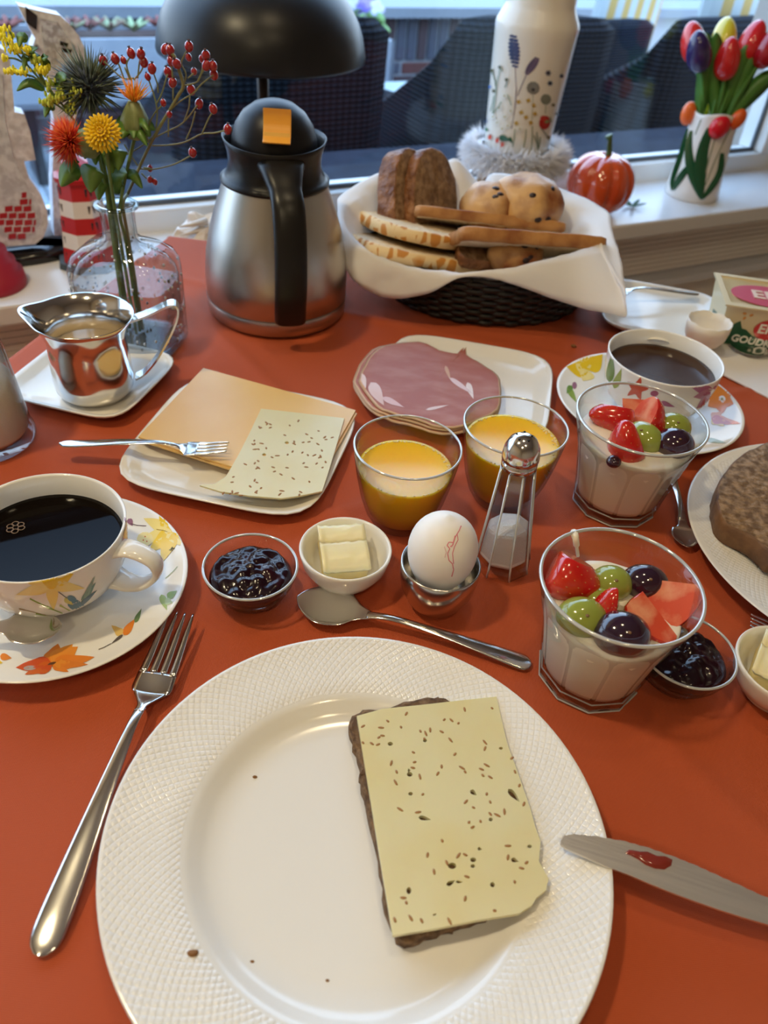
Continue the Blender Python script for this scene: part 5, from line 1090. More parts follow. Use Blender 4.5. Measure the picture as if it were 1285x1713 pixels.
mesh('lid', lathe([(0, .166), (.043, .168), (.0445, .178), (.0435, .188), (.0395, .2005), (.0315, .2120), (.020, .2200), (.009, .2232), (0, .2238)], 64), M('satin_black_lid', (.009, .009, .012), .38, spec=.28), th_)
lv = spline([Vector((0, .013, .0130)), Vector((0, .008, .0075)), Vector((0, 0, .0030)), Vector((0, -.009, .0020)), Vector((0, -.017, .0050))], 4); V = []; F_ = []
for q_ in lv: V += [(-.0135, q_.y, q_.z), (.0135, q_.y, q_.z), (.0135, q_.y, q_.z-.0026), (-.0135, q_.y, q_.z-.0026)]
for i in range(len(lv)-1):
    for a in range(4): F_.append((i*4+a, i*4+(a+1) % 4, (i+1)*4+(a+1) % 4, (i+1)*4+a))
F_ += [(3, 2, 1, 0), tuple((len(lv)-1)*4+k for k in range(4))]
LM = Matrix.Translation((.009, -.0350, .2060)) @ Matrix.Rotation(.10, 4, 'Z') @ Matrix.Rotation(.80, 4, 'X')
tab = mesh('lever', xf((V, F_), LM), M('orange_lever', (.86, .40, .05), .35), th_, False); bevel_obj(tab, .0006, 2)
mesh('lever_block', xf(box(-.0125, .0125, -.010, .012, -.010, .002), LM), M('yellow_block', (.70, .36, .03), .4), th_, False)
hp = spline([Vector((.012, -.036, .174)), Vector((.016, -.052, .172)), Vector((.022, -.070, .160)), Vector((.028, -.086, .145)), Vector((.032, -.100, .110)), Vector((.033, -.106, .075)), Vector((.032, -.104, .055)), Vector((.031, -.099, .040)), Vector((.0305, -.096, .034))], 6)
V = []; F_ = []; n = len(hp)
for i, p in enumerate(hp):
    t = (hp[min(i+1, n-1)]-hp[max(i-1, 0)]).normalized(); sd = Vector((.96, .28, 0)); nn = sd.cross(t).normalized(); u_ = i/(n-1)
    w = .0165+.010*max(0, 1-u_*4)-.0155*max(0, (u_-.93)/.07)**2; h_ = .0085*(1-.6*max(0, (u_-.93)/.07)**2)
    for a in range(16): aa = 2*PI*a/16; V.append(p+sd*w*(abs(math.cos(aa))**.7*math.copysign(1, math.cos(aa)))+nn*h_*(abs(math.sin(aa))**.7*math.copysign(1, math.sin(aa))))
for i in range(n-1):
    for a in range(16): F_.append((i*16+a, i*16+(a+1) % 16, (i+1)*16+(a+1) % 16, (i+1)*16+a))
F_ += [tuple(range(15, -1, -1)), tuple((n-1)*16+k for k in range(16))]
mesh('handle', (V, F_), MATS['satin_black_plastic'], th_)
# ================================================================ flower vase
VB = Vector((-.2830, .7400, .001)); va = empty('flower_vase', VB, 'square clear glass bottle vase with raised dots, half full of water', 'vase', rz=-.10)
def rbox(w, d, r, z, k=1, n=48):
    out = []
    for i in range(n):
        a = 2*PI*i/n; ca, sa = math.cos(a), math.sin(a); e_ = 6 if k > .8 else 2+4*k; rr = (abs(ca)**e_+abs(sa)**e_)**(-1/e_); out.append((ca*rr*w, sa*rr*d, z))
    return out
def vring(w, d, z, sq): return rbox(w, d, 0, z, sq)
prof = [(.047, .034, 0, 1), (.050, .037, .004, 1), (.050, .037, .03, 1), (.0500, .0370, .080, 1), (.0485, .036, .090, 1), (.044, .034, .098, .9), (.034, .028, .1055, .6), (.022, .020, .110, .2), (.0165, .0165, .115, 0), (.0160, .016, .125, 0), (.0165, .0165, .140, 0), (.0205, .0205, .143, 0), (.0208, .0208, .146, 0), (.0165, .0165, .1465, 0), (.0142, .0142, .14, 0), (.014, .014, .113, 0), (.0175, .017, .106, .1), (.028, .024, .100, .4), (.038, .030, .093, .7), (.0445, .033, .083, .9), (.047, .034, .073, 1), (.047, .034, .010, 1), (.03, .02, .008, 1)]
V = []; F_ = []
for w, d, z, s_ in prof: V += vring(w, d, z, s_)
for r in range(len(prof)-1):
    for i in range(48): F_.append((r*48+i, r*48+(i+1) % 48, (r+1)*48+(i+1) % 48, (r+1)*48+i))
F_.append(tuple(range(47, -1, -1))); F_.append(tuple((len(prof)-1)*48+i for i in range(48)))
mesh('glass_body', (V, F_), thick, va)
mesh('rim_ring', lathe([(.0190+.0018*math.cos(a), .1450+.0016*math.sin(a)) for a in [2*PI*i/8 for i in range(9)]], 48), glass('rim_glass', (.85, .9, .9), .6, 2.0, (.4, .5, .5)), va)
mesh('base_slab', join(*[([v for v in rbox(w, d, 0, z, 1)], []) for w, d, z in ()]) if False else (rbox(.0465, .0335, 0, .0015)+rbox(.0465, .0335, 0, .0085), [tuple(range(47, -1, -1)), tuple(range(48, 96))]+[(i, (i+1) % 48, 48+(i+1) % 48, 48+i) for i in range(48)]), glass('base_glass', (.80, .92, .94), .3, 2.2, (.3, .4, .42)), va, False)
mesh('water', (rbox(.0465, .0335, 0, .011)+rbox(.0465, .0335, 0, .070), [tuple(range(47, -1, -1)), tuple(range(48, 96))]+[(i, (i+1) % 48, 48+(i+1) % 48, 48+i) for i in range(48)]), glass('water', (.93, .95, .97), .4, 1.2, (.7, .75, .78)), va, False)
dots = []; rr = random.Random(5)
for k in range(150):
    s_ = rr.choice((0, 1, 2, 3)); z = rr.uniform(.012, .084); w, d = .0500, .0370
    if s_ < 2: x, y = rr.uniform(-.043, .043), (-d if s_ else d)
    else: x, y = (w if s_ == 2 else -w), rr.uniform(-.030, .030)
    dots.append(mv(ell(.0013, .0013, .0017, 8, 5), x*.99, y*.99, z))
for k in range(60):
    a = rr.uniform(0, 2*PI); t_ = rr.random(); w = .047+(.022-.047)*t_; d = .035+(.02-.035)*t_; dots.append(mv(ell(.0013, .0013, .0015, 8, 5), w*math.cos(a), d*math.sin(a), .088+.018*math.sin(t_*PI/2)))
mesh('raised_dots', join(*dots[::2]), MATS['glass_rim'], va)['kind'] = 'stuff'
mesh('raised_dots', join(*dots[1::2]), glass('dot_glass', (.95, .97, .97), .6, 3.5, (.3, .35, .35)), va)['kind'] = 'stuff'
# ------------------------------------------------ flowers: each bloom with its own stem
MOUTH = VB+Vector((0, 0, .146)); stemg = M('stem_green', (.14, .21, .05), .5, noise_=((.09, .14, .03), 40, .3, .7)); leafg = M('leaf_green', (.08, .18, .025), .4, noise_=((.15, .27, .05), 25, .35, .7))
def FP(px, py, dy=0): return PY(px, py, .752+dy)
def flower(label, headpx, dy, name='cut_flower', cat='flower', off=(0, 0), rad=.0018, foot=(0, 0)):
    ft = VB+Vector((foot[0], foot[1], .013)); e = empty(name, ft, label, cat)
    nk = MOUTH+Vector((off[0], off[1], -.002)); h = FP(headpx[0], headpx[1], dy)
    pts = [Vector((0, 0, 0)), (nk-ft)*.72+Vector((0, 0, 0)), nk-ft, (h-ft)]
    return e, ft, h, nk, pts
def mkleaf(e, base, tip, w, mat=leafg, bend=.006):
    base, tip = Vector(base), Vector(tip); mid = (base+tip)/2+Vector((0, 0, bend)); c = spline([base, mid, tip], 6); V = []; F_ = []; n = len(c)
    for i, p in enumerate(c):
        t_ = i/(n-1); ww = w*math.sin(PI*(.04+.94*t_)**.8)+.0003; tt = (c[min(i+1, n-1)]-c[max(i-1, 0)]).normalized(); sd = tt.cross(Vector((.1, -.8, .6))).normalized(); fn = sd.cross(tt)*.0012
        V += [p-sd*ww, p-fn, p+sd*ww, p+fn*.2]
    for i in range(n-1):
        for k in range(4): F_.append((i*4+k, i*4+(k+1) % 4, (i+1)*4+(k+1) % 4, (i+1)*4+k))
    return mesh('leaf', (V, F_), mat, e)
def spikes(c, n, r0, r1, w, dirf, rng):
    V, F_ = [], []
    for i in range(n):
        d = dirf(rng); L_ = rng.uniform(r0, r1); s1 = d.cross(Vector((rng.random()-.5, rng.random()-.5, rng.random()-.5))).normalized()*w; s2 = d.cross(s1).normalized()*w; k = len(V)
        b = c+d*r0*.15; md = c+d*L_*.55+Vector((0, 0, rng.uniform(-.001, .001))); V += [b+s1*.6, b-s1*.3+s2*.5, b-s1*.3-s2*.5, md+s1, md-s1*.5+s2*.85, md-s1*.5-s2*.85, c+d*L_]
        for a in range(3): q = (a+1) % 3; F_ += [(k+a, k+q, k+3+q, k+3+a), (k+3+a, k+3+q, k+6)]
    return V, F_
def sph(rng, lo=-1, ax=None):
    while 1:
        v = Vector((rng.gauss(0, 1), rng.gauss(0, 1), rng.gauss(0, 1))).normalized()
        if ax is None or v.dot(ax) > lo: return v
rg = random.Random(11)
# thistle
e, ft, h, nk, pts = flower('spiky blue-green thistle at the back of the vase', (150, 148), .012, off=(-.006, .003), foot=(-.006, .004), rad=.002)
mesh('stem', tube(spline([pts[0], pts[1], pts[2], pts[3]], 6), .0019, 8), stemg, e)
ax = Vector((-.05, -.55, .83)).normalized(); c = h-ft
mesh('thistle_head', mv(ell(.014, .014, .016, 16, 10), *c), M('thistle_core', (.04, .06, .09), .8, bump=(400, 1, .002)), e)
finish(mesh('thistle_spikes', spikes(c, 460, .020, .040, .0010, lambda r: sph(r, -.35, ax), rg), M('thistle_green', (.10, .14, .06), .5, noise_=((.06, .08, .13), 30, .35, .65)), e), kind='stuff')
finish(mesh('thistle_bristles', spikes(c, 160, .016, .026, .0005, lambda r: sph(r, .2, ax), rg), M('thistle_blue', (.08, .10, .20), .5), e), kind='stuff')
# orange-red tassel flower
def tassel(label, px, py, r0, r1, n, cols, dy, axd, off, bud=None, w=.0006):
    e, ft, h, nk, pts = flower(label, (px, py), dy, off=off, foot=(off[0]*1.5, off[1]))
    c = h-ft; ax = Vector(axd).normalized(); bc = c-ax*.020
    mesh('stem', tube(spline([pts[0], pts[1], pts[2], bc-ax*.012], 6), .0017, 8), stemg, e)
    mb_ = frame(bc, ax.cross(Vector((0, 1, 0.1))), ax)
    mesh('bud', xf(lathe([(0, -.016), (.008, -.014), (.0125, -.006), (.0120, .002), (.0085, .010), (.005, .017), (0, .018)], 18, lambda a, i, r, z: (r*(1+.07*math.sin(7*a)), z)), mb_), M('pale_bud', (.16, .20, .07), .5, noise_=((.26, .30, .12), 60, .4, .6, (2, 2, .5))), e)
    for k in range(7):
        a = k*.9; d = (mb_.to_3x3() @ Vector((math.cos(a), math.sin(a), -.2))).normalized(); mkleaf(e, bc-ax*.010+d*.004, bc-ax*.004+d*.018, .0055)
    for j, col in enumerate(cols):
        finish(mesh('florets', spikes(c-ax*.004, n, r0, r1*(1-.08*j), w, lambda r: sph(r, .0 if r1 > .018 and n > 150 else .62, ax), rg), M('floret_%d_%s' % (j, name_of(col)), col, .5), e), kind='stuff')
    return e, ft, c, ax
def name_of(c): return '%02d%02d%02d' % tuple(int(x*99) for x in c)
e, ft, c, ax = tassel('fiery orange-red tassel flower at the front left of the vase', 112, 236, .014, .0265, 260, [(.70, .045, .01), (.80, .16, .02), (.55, .02, .01)], -.028, (-.45, -.75, .25), (-.004, -.006))
e2, ft2, c2_, ax2 = tassel('orange tassel flower on a fat pale green bud', 224, 164, .010, .026, 60, [(.85, .40, .02), (.85, .22, .01)], 0, (.12, -.1, .98), (.004, 0))
# more leaves around the mouth
def leafpx(e, ft, b, t, w, dy=-.02, m=leafg): mkleaf(e, FP(b[0], b[1], dy+.006)-ft, FP(t[0], t[1], dy-.006)-ft, w, m)
for b, t, w in (((135, 285), (102, 312), .010), ((160, 280), (152, 322), .011), ((128, 265), (118, 290), .006)): leafpx(e, ft, b, t, w, -.024)
for b, t, w in (((190, 322), (212, 290), .009), ((210, 293), (238, 315), .005), ((222, 222), (246, 244), .0045), ((215, 228), (204, 232), .006), ((196, 240), (176, 268), .010), ((180, 245), (188, 290), .008), ((228, 215), (248, 218), .004)): leafpx(e2, ft2, b, t, w, -.010)
# yellow chrysanthemum
e, ft, h, nk, pts = flower('round yellow chrysanthemum beside the orange-red flower', (170, 221), -.030, off=(.001, -.007), foot=(.004, -.006))
c = h-ft; ax = Vector((.12, -.85, .5)).normalized(); mesh('stem', tube(spline([pts[0], pts[1], pts[2], c-ax*.008], 6), .0017, 8), stemg, e)
m4 = frame(c, ax.cross(Vector((0, 0, 1))), ax) @ Matrix.Scale(.82, 4)
proto = None
for ring, (nn_, rr0, tilt_, L_) in enumerate(((7, .0015, 1.25, .005), (12, .0035, 1.0, .007), (16, .006, .75, .008), (20, .0085, .5, .009), (24, .0110, .2, .009), (26, .0120, -.15, .009))):
    for k in range(nn_):
        a = 2*PI*k/nn_+ring*.3; mm_ = m4 @ Matrix.Rotation(a, 4, 'Z') @ Matrix.Translation((rr0, 0, .006-.009*(rr0/.012)**2)) @ Matrix.Rotation(-tilt_, 4, 'Y')
        if proto is None: proto = mesh('petal', mv(ell(.0045, .0014, .0007, 8, 5), .0045), M('chrysanthemum_yellow', (.88, .58, .012), .5), e); o = proto
        else: o = proto.copy(); COL.objects.link(o)
        o.matrix_local = mm_ @ Matrix.Diagonal((L_/.009, 1.15, 1, 1))
mesh('flower_base', xf(ell(.0095, .0095, .006, 14, 8), m4 @ Matrix.Translation((0, 0, -.003))), M('chrysanthemum_core', (.55, .32, .01), .6), e)
for b, t, w in (((200, 250), (198, 285), .008), ((175, 300), (165, 335), .007)): leafpx(e, ft, b, t, w, -.014)
# goldenrod sprays
e, ft, h, nk, pts = flower('sprays of small yellow goldenrod leaning left in the vase', (95, 180), -.004, off=(-.007, -.002), foot=(-.01, 0))
brs = [[(192, 318), (150, 240), (112, 185), (80, 148), (45, 108), (12, 72), (2, 58)], [(112, 185), (130, 165), (125, 145)], [(80, 148), (55, 128), (22, 122)], [(95, 165), (70, 128), (72, 112)], [(45, 108), (38, 88), (30, 80)], [(45, 108), (25, 98), (8, 97)], [(20, 80), (20, 65), (17, 52)], [(120, 195), (95, 175), (80, 168)], [(120, 198), (112, 175)], [(75, 142), (62, 118), (50, 95), (32, 88)]]
V = []
for br_ in brs: V.append(tube(spline([FP(x, y, -.004)-ft for x, y in br_], 4), .0009, 6))
nk_ = tube(spline([Vector((0, 0, 0)), pts[1], pts[2], FP(175, 290, -.004)-ft], 5), .0014, 6); mesh('stem', join(nk_, *V), stemg, e)
gb = M('goldenrod_yellow', (.95, .84, .04), .6); gbg = M('goldenrod_bud', (.55, .62, .08), .6)
for (x, y, n_, sx2, sy2, m_, nm) in ((5, 56, 34, 7, 12, gb, 'blossom'), (17, 62, 18, 4, 9, gb, 'blossom'), (28, 80, 60, 13, 7, gb, 'blossom'), (46, 84, 20, 5, 6, gb, 'blossom'), (8, 97, 10, 4, 3, gb, 'blossom'), (22, 120, 30, 14, 5, gb, 'blossom'), (42, 120, 26, 8, 6, gb, 'blossom'), (66, 115, 34, 10, 6, gb, 'blossom'), (77, 117, 22, 6, 7, gb, 'blossom'), (85, 168, 60, 13, 9, gbg, 'bud_cluster'), (100, 158, 30, 8, 8, gbg, 'bud_cluster'), (125, 155, 34, 8, 14, gbg, 'bud_cluster'), (60, 100, 20, 8, 6, gbg, 'bud_cluster'), (118, 180, 20, 8, 8, gbg, 'bud_cluster'), (84, 140, 14, 8, 8, gbg, 'bud_cluster')):
    bl_ = []
    for k in range(n_):
        p = FP(x+rg.gauss(0, sx2*.55), y+rg.gauss(0, sy2*.55), -.004+rg.gauss(0, .004))-ft; s_ = rg.uniform(.0010, .0019); bl_.append(mv(ell(s_*.8, s_*.8, s_*1.5, 6, 4), *p))
    finish(mesh(nm, join(*bl_), m_, e), kind='stuff')
for b, t, w in (((60, 108), (53, 88), .006), ((75, 150), (28, 152), .004), ((98, 155), (110, 134), .006), ((80, 118), (74, 102), .004), ((50, 100), (40, 118), .003), ((92, 182), (75, 196), .004), ((45, 70), (32, 78), .004)): leafpx(e, ft, b, t, w, -.004)
# rose hip branch
e, ft, h, nk, pts = flower('branching twig of small red rose hips leaning right out of the vase', (250, 250), .01, off=(.006, .002), foot=(.008, .004))
q4 = lambda x, y: (x/3.2125, y/3.2125)
tw = [[(685, 1045), (740, 920), (800, 790), (860, 680), (920, 580), (960, 510), (985, 460), (960, 370), (935, 300), (912, 285)],
      [(985, 460), (1000, 400), (975, 340), (1000, 280), (1014, 260)], [(985, 460), (1060, 440), (1085, 380), (1100, 310)], [(1060, 440), (1080, 400), (1108, 360)], [(900, 610), (960, 550), (1040, 500), (1080, 455), (1130, 415), (1148, 402)],
      [(1010, 420), (1040, 395)], [(1020, 500), (1028, 482)], [(830, 740), (900, 705), (970, 670), (1020, 620), (1060, 565)], [(990, 650), (1015, 580), (1020, 520)], [(815, 782), (900, 780), (990, 765), (1085, 720), (1150, 715), (1215, 700)], [(1000, 750), (1030, 680), (1050, 600)], [(1085, 720), (1120, 640), (1144, 600)],
      [(740, 905), (820, 910), (930, 885), (1010, 845), (1035, 825)], [(760, 930), (790, 960), (830, 978)], [(770, 900), (806, 905)], [(800, 770), (790, 700), (830, 610), (878, 560)], [(838, 700), (845, 600), (830, 520), (800, 430)], [(840, 560), (870, 500), (900, 400)], [(850, 500), (845, 450), (820, 380)], [(930, 540), (930, 450), (925, 380), (915, 330)], [(640, 850), (700, 820), (760, 785), (830, 730)],
      [(840, 720), (900, 610)], [(905, 735), (906, 640)], [(740, 890), (700, 830), (668, 775)], [(710, 440), (680, 350), (705, 300)], [(720, 420), (660, 420), (590, 360), (560, 330)], [(665, 420), (640, 350), (622, 325)], [(720, 430), (760, 380), (772, 340)], [(740, 420), (750, 330), (757, 300)], [(700, 430), (670, 360)], [(700, 450), (720, 500), (760, 640), (790, 740)]]
tws = [tube(spline([FP(*q4(*p), .008)-ft for p in br_], 4), [(.0016 if bi == 0 else .0007)]*((len(br_)-1)*4+1), 6) for bi, br_ in enumerate(tw)]
mesh('twig', join(tube(spline([Vector((0, 0, 0)), pts[1], pts[2], FP(*q4(685, 1045), .008)-ft], 5), .0017, 6), *tws), M('twig_green', (.19, .23, .08), .5, noise_=((.20, .14, .07), 20, .3, .7)), e)
hips = [(555, 325), (619, 316), (664, 323), (705, 286), (757, 290), (773, 333), (817, 369), (794, 413), (888, 265), (915, 270), (1016, 250), (1014, 308), (921, 326), (950, 343), (1107, 298), (1085, 316), (1109, 352), (1145, 357), (1150, 402), (1043, 384), (904, 389), (928, 444), (1028, 482), (878, 553), (910, 615), (1070, 558), (1146, 586), (1223, 695), (1035, 820), (806, 905), (806, 965), (832, 977)]
small = {664, 794, 1014, 1043, 806, 1085, 878, 910, 832}; hp0 = None
hipm = M('rosehip_red', (.36, .008, .012), .14, coat=.8, noise_=((.25, .006, .01), 10, .4, .7)); hipt = M('hip_calyx', (.06, .02, .015), .7)
for (x, y) in hips:
    s_ = .60 if x in small else .84; c = FP(*q4(x, y), .008+rg.uniform(-.006, .006))-ft
    if hp0 is None: hp0 = mesh('rose_hip', ell(.0046, .0046, .0056, 14, 10), hipm, e); o = hp0; k0 = mesh('calyx', mv(lathe([(.0012, 0), (.0018, .0016), (.0005, .0012)], 6), 0, 0, .0052), hipt, hp0)
    else:
        o = hp0.copy(); COL.objects.link(o); kk = k0.copy(); COL.objects.link(kk); kk.parent = o
    o.location = c; o.scale = (s_, s_, s_); o.rotation_euler = (rg.uniform(-.3, .5), rg.uniform(-.4, .4), 0)
# ================================================================ bread basket
BC = Vector((.098, .948, .001)); bk = empty('bread_basket', BC, 'black woven oval bread basket lined with a white napkin', 'basket', rz=.12)
wk = M('black_wicker', (.010, .009, .009), .5)
def bring(t): return .120+.026*t, .092+.012*t
V = []
for r in range(13):
    t = r/12; a_, b_ = bring(t); z = .004+.055*t
    pts_ = []
    for k in range(97):
        a = 2*PI*k/96; w = .0022*(1 if (k//2+r) % 2 else -1); pts_.append(((a_+w)*math.cos(a), (b_+w)*math.sin(a), z))
    o = mesh('woven_strand', tube(pts_, .0034, 6, False), wk, bk)
for k in range(24):
    a = 2*PI*k/24; mesh('stake', tube([(bring(t)[0]*math.cos(a), bring(t)[1]*math.sin(a), .002+.059*t) for t in (0, .5, 1)], .0028, 6), wk, bk)
mesh('basket_bottom', lathe([(0, 0), (1, 0), (1.0, .004), (0, .004)], 48), wk, bk).scale = (.120, .092, 1)
nm_ = M('paper_napkin', (.80, .77, .76), .85, sss=.15, sscol=(.01, .008, .008), bump=(300, .12, .0008)); 
edges = [((562, 398), .90), ((573, 440), .86), ((603, 478), .84), ((655, 499), .835), ((718, 490), .83), ((772, 464), .83), ((830, 468), .83), ((890, 487), .835), ((960, 512), .835), ((1025, 526), .815), ((1048, 529), .81), ((1046, 500), .82), ((1040, 440), .87), ((1024, 385), .94), ((1013, 352), 1.00), ((955, 322), 1.06), ((880, 297), 1.08), ((825, 291), 1.08), ((803, 308), 1.08), ((768, 268), 1.07), ((740, 273), 1.07), ((690, 292), 1.05), ((640, 288), 1.03), ((572, 326), .97), ((566, 350), .93)]
mids = [((575, 375), .90), ((592, 400), .87), ((620, 422), .85), ((665, 440), .845), ((720, 452), .84), ((775, 456), .84), ((835, 452), .84), ((890, 440), .85), ((945, 428), .865), ((985, 415), .88), ((1000, 410), .89), ((1003, 403), .90), ((1000, 395), .93), ((985, 375), .97), ((965, 362), 1.01), ((935, 345), 1.03), ((880, 330), 1.04), ((830, 325), 1.04), ((800, 330), 1.04), ((768, 320), 1.04), ((740, 318), 1.04), ((690, 318), 1.02), ((640, 320), 1.0), ((600, 335), .96), ((580, 352), .93)]
n = len(edges); V = []; F_ = []; K = 9
def cr(l, i, t):
    p0, p1, p2, p3 = [l[(i+a) % n] for a in (-1, 0, 1, 2)]; return .5*((2*p1)+(p2-p0)*t+(2*p0-5*p1+4*p2-p3)*t*t+(3*p1-p0-3*p2+p3)*t**3)
E3 = [PY(*p, Y) for p, Y in edges]; M3 = [PY(*p, Y) for p, Y in mids]
B3 = [Vector((BC.x+(m.x-BC.x)*.78, BC.y+(m.y-BC.y)*.78, .040)) for m in M3]; D3 = [Vector((BC.x+(m.x-BC.x)*.35, BC.y+(m.y-BC.y)*.35, .022)) for m in M3]
R_ = 7
for i in range(n):
    for j in range(K):
        t = j/K; a, b_, c, d = cr(E3, i, t), cr(M3, i, t), cr(B3, i, t), cr(D3, i, t); col = []
        for q in range(R_+1): s_ = q/R_; col.append(a.lerp(b_, s_)+Vector((0, -.004, .004))*math.sin(PI*s_)*.6)
        for q in range(1, R_+1): s_ = q/R_; col.append(b_.lerp(c, s_))
        for q in range(1, 4): col.append(c.lerp(d, q/3))
        for w_, p in enumerate(col): col[w_] = p+Vector((1, .6, .6))*(.0035*noise.noise(Vector((p.x*38, p.y*38, p.z*50)))+.0022*abs(noise.noise(Vector((p.x*85, p.y*85, p.z*60)))))*(1 if w_ else .35)
        V += col
H_ = R_*2+4; tot = n*K
for i in range(tot):
    for q in range(H_-1): a = i*H_+q; b_ = ((i+1) % tot)*H_+q; F_.append((a, a+1, b_+1, b_))
F_.append(tuple(i*H_+H_-1 for i in range(tot)))
o = mesh('paper_napkin', (V, F_), nm_); finish(o, 'large white paper napkin lining the bread basket, its corner hanging right', 'napkin'); sm_ = o.modifiers.new('solid', 'SOLIDIFY'); sm_.thickness = .0006
# breads in the basket
wcr = crumbmat('white_crumb', (.80, .68, .50), (.72, .56, .36), 150); goldc = M('golden_crust', (.50, .24, .075), .6, noise_=((.26, .085, .02), 28, .42, .66), bump=(80, .5, .002))
tig = M('tiger_crust', (.78, .56, .27), .6); t = tig.node_tree; N = t.nodes; L = t.links; b = N['Principled BSDF']
tcn = N.new('ShaderNodeTexCoord'); mp = N.new('ShaderNodeMapping'); mp.inputs['Scale'].default_value = (75, 75, 42); vo = N.new('ShaderNodeTexVoronoi'); vo.feature = 'DISTANCE_TO_EDGE'; vo.inputs['Scale'].default_value = 1; rp_ = N.new('ShaderNodeValToRGB')
L.new(tcn.outputs['Object'], mp.inputs[0]); L.new(mp.outputs[0], vo.inputs['Vector']); L.new(vo.outputs['Distance'], rp_.inputs[0]); L.new(rp_.outputs[0], b.inputs['Base Color'])
rp_.color_ramp.elements[0].color = (.80, .60, .32, 1); rp_.color_ramp.elements[0].position = .14; rp_.color_ramp.elements[1].color = (.58, .24, .04, 1); rp_.color_ramp.elements[1].position = .20
def breadpoly(name, pxs, z, t, mt, ms, label, group, tilt=(0, 0), wob=.001):
    pts = [P(x, y, z+t) for x, y in pxs]; c = sum(pts, Vector())/len(pts)
    m_ = Matrix.Translation((c.x, c.y, z)) @ Matrix.Rotation(tilt[0], 4, 'X') @ Matrix.Rotation(tilt[1], 4, 'Y')
    o = slab(name, smooth_loop([(p.x-c.x, p.y-c.y) for p in pts], 4, .0004), 0, t, mt, ms, None, mw=m_, wob=wob); return finish(o, label, 'bread', group)
def bread3(name, outline, org, xd, zd, t, mt, ms, label, group=None, wob=.001):
    """outline in the slice's own plane (metres); zd = normal of the crumb face"""
    o = slab(name, smooth_loop(outline, 4, .0005), -t/2, t, mt, ms, None, mw=frame(org, xd, zd), wob=wob); return finish(o, label, 'bread', group)
def tilted(front, Yref, pref, slope, roll, depth, t, label):
    nrm = Vector((math.sin(roll), math.sin(slope), math.cos(slope))).normalized(); o0 = PY(pref[0], pref[1], Yref)
    pts = []
    for x, y in front: r_ = ray(x, y); pts.append(CAM+r_*((o0-CAM).dot(nrm)/r_.dot(nrm)))
    xd = (pts[-1]-pts[0]).normalized(); m_ = frame(pts[0], xd, nrm); inv = m_.inverted(); f2 = [inv @ p for p in pts]; w_ = f2[-1].x
    out = [(p.x, p.y) for p in f2]+[(w_*1.0+.004, depth*.35), (w_*.98, depth*.75), (w_*.80, depth), (w_*.45, depth*1.08), (w_*.12, depth), (-.004, depth*.7), (-.008, depth*.35)]
    o = slab('bread_slice', smooth_loop(out, 4, .0004), -t, t, wcr, tig, None, mw=m_, wob=.0012); finish(o, label, 'bread', 'slices of tiger bread')
tilted([(563, 365), (575, 382), (600, 397), (640, 411), (690, 423), (740, 432), (778, 437)], .86, (680, 421), .25, .12, .062, .015, 'lower slice of white tiger bread at the left of the basket')
tilted([(588, 338), (600, 350), (630, 365), (670, 378), (710, 388), (750, 395), (792, 398)], .883, (690, 383), .25, .12, .058, .015, 'upper slice of white tiger bread at the left of the basket')
def slopeslice(A, B, depth, drop, t, label):
    xd = (B-A).normalized(); bk_ = Vector((-xd.y, xd.x, 0)).normalized()*math.cos(drop)+Vector((0, 0, -math.sin(drop))); zd = xd.cross(bk_); L_ = (B-A).length
    return bread3('bread_slice', [(0, 0), (L_*.33, -.001), (L_*.66, -.001), (L_, 0), (L_+.002, depth*.3), (L_, depth*.7), (L_*.9, depth), (L_*.5, depth*1.08), (L_*.1, depth), (0, depth*.7), (-.002, depth*.3)], (A+B)/2-(B-A)/2, xd, zd, t, wcr, goldc, label, 'slices of white toast bread')
slopeslice(PY(779, 390, .855), PY(1011, 407, .895), .095, .50, .0155, 'nearer slice of white bread jutting right out of the basket')
slopeslice(PY(704, 352, .93), PY(942, 380, .965), .085, .42, .0125, 'farther slice of white bread lying across the basket')
rb = crumbmat('rye_crumb', (.32, .19, .10), (.16, .08, .035), 110); rbc = M('nutty_crust', (.16, .055, .02), .45, noise_=((.34, .15, .06), 70, .4, .65), bump=(110, 1, .006))
dome = [(0, 0), (.045, 0), (.088, .002), (.092, .03), (.088, .062), (.070, .085), (.045, .093), (.020, .085), (.004, .062), (-.002, .03)]
for k, (px, py, Y, lab) in enumerate(((680, 380, .95, 'front slice of dark nutty brown bread standing in the basket'), (648, 372, .945, 'rear slice of dark nutty brown bread standing in the basket'))):
    o0 = PY(px, py, Y); xd = Vector((.60, .74, -.28)); up2 = Vector((-.25, .30, .92)); zd = xd.cross(up2)
    bread3('bread_slice', [(x*(1 if k == 0 else .8), y*(1 if k == 0 else .92)) for x, y in dome], o0, xd  , zd, .028, rb, rbc, lab, 'slices of nutty brown bread', .0015)
bun = M('currant_bun', (.64, .37, .15), .42, noise_=((.22, .065, .02), 20, .42, .64), bump=(35, .5, .004)); rais = M('raisin', (.02, .008, .012), .35)
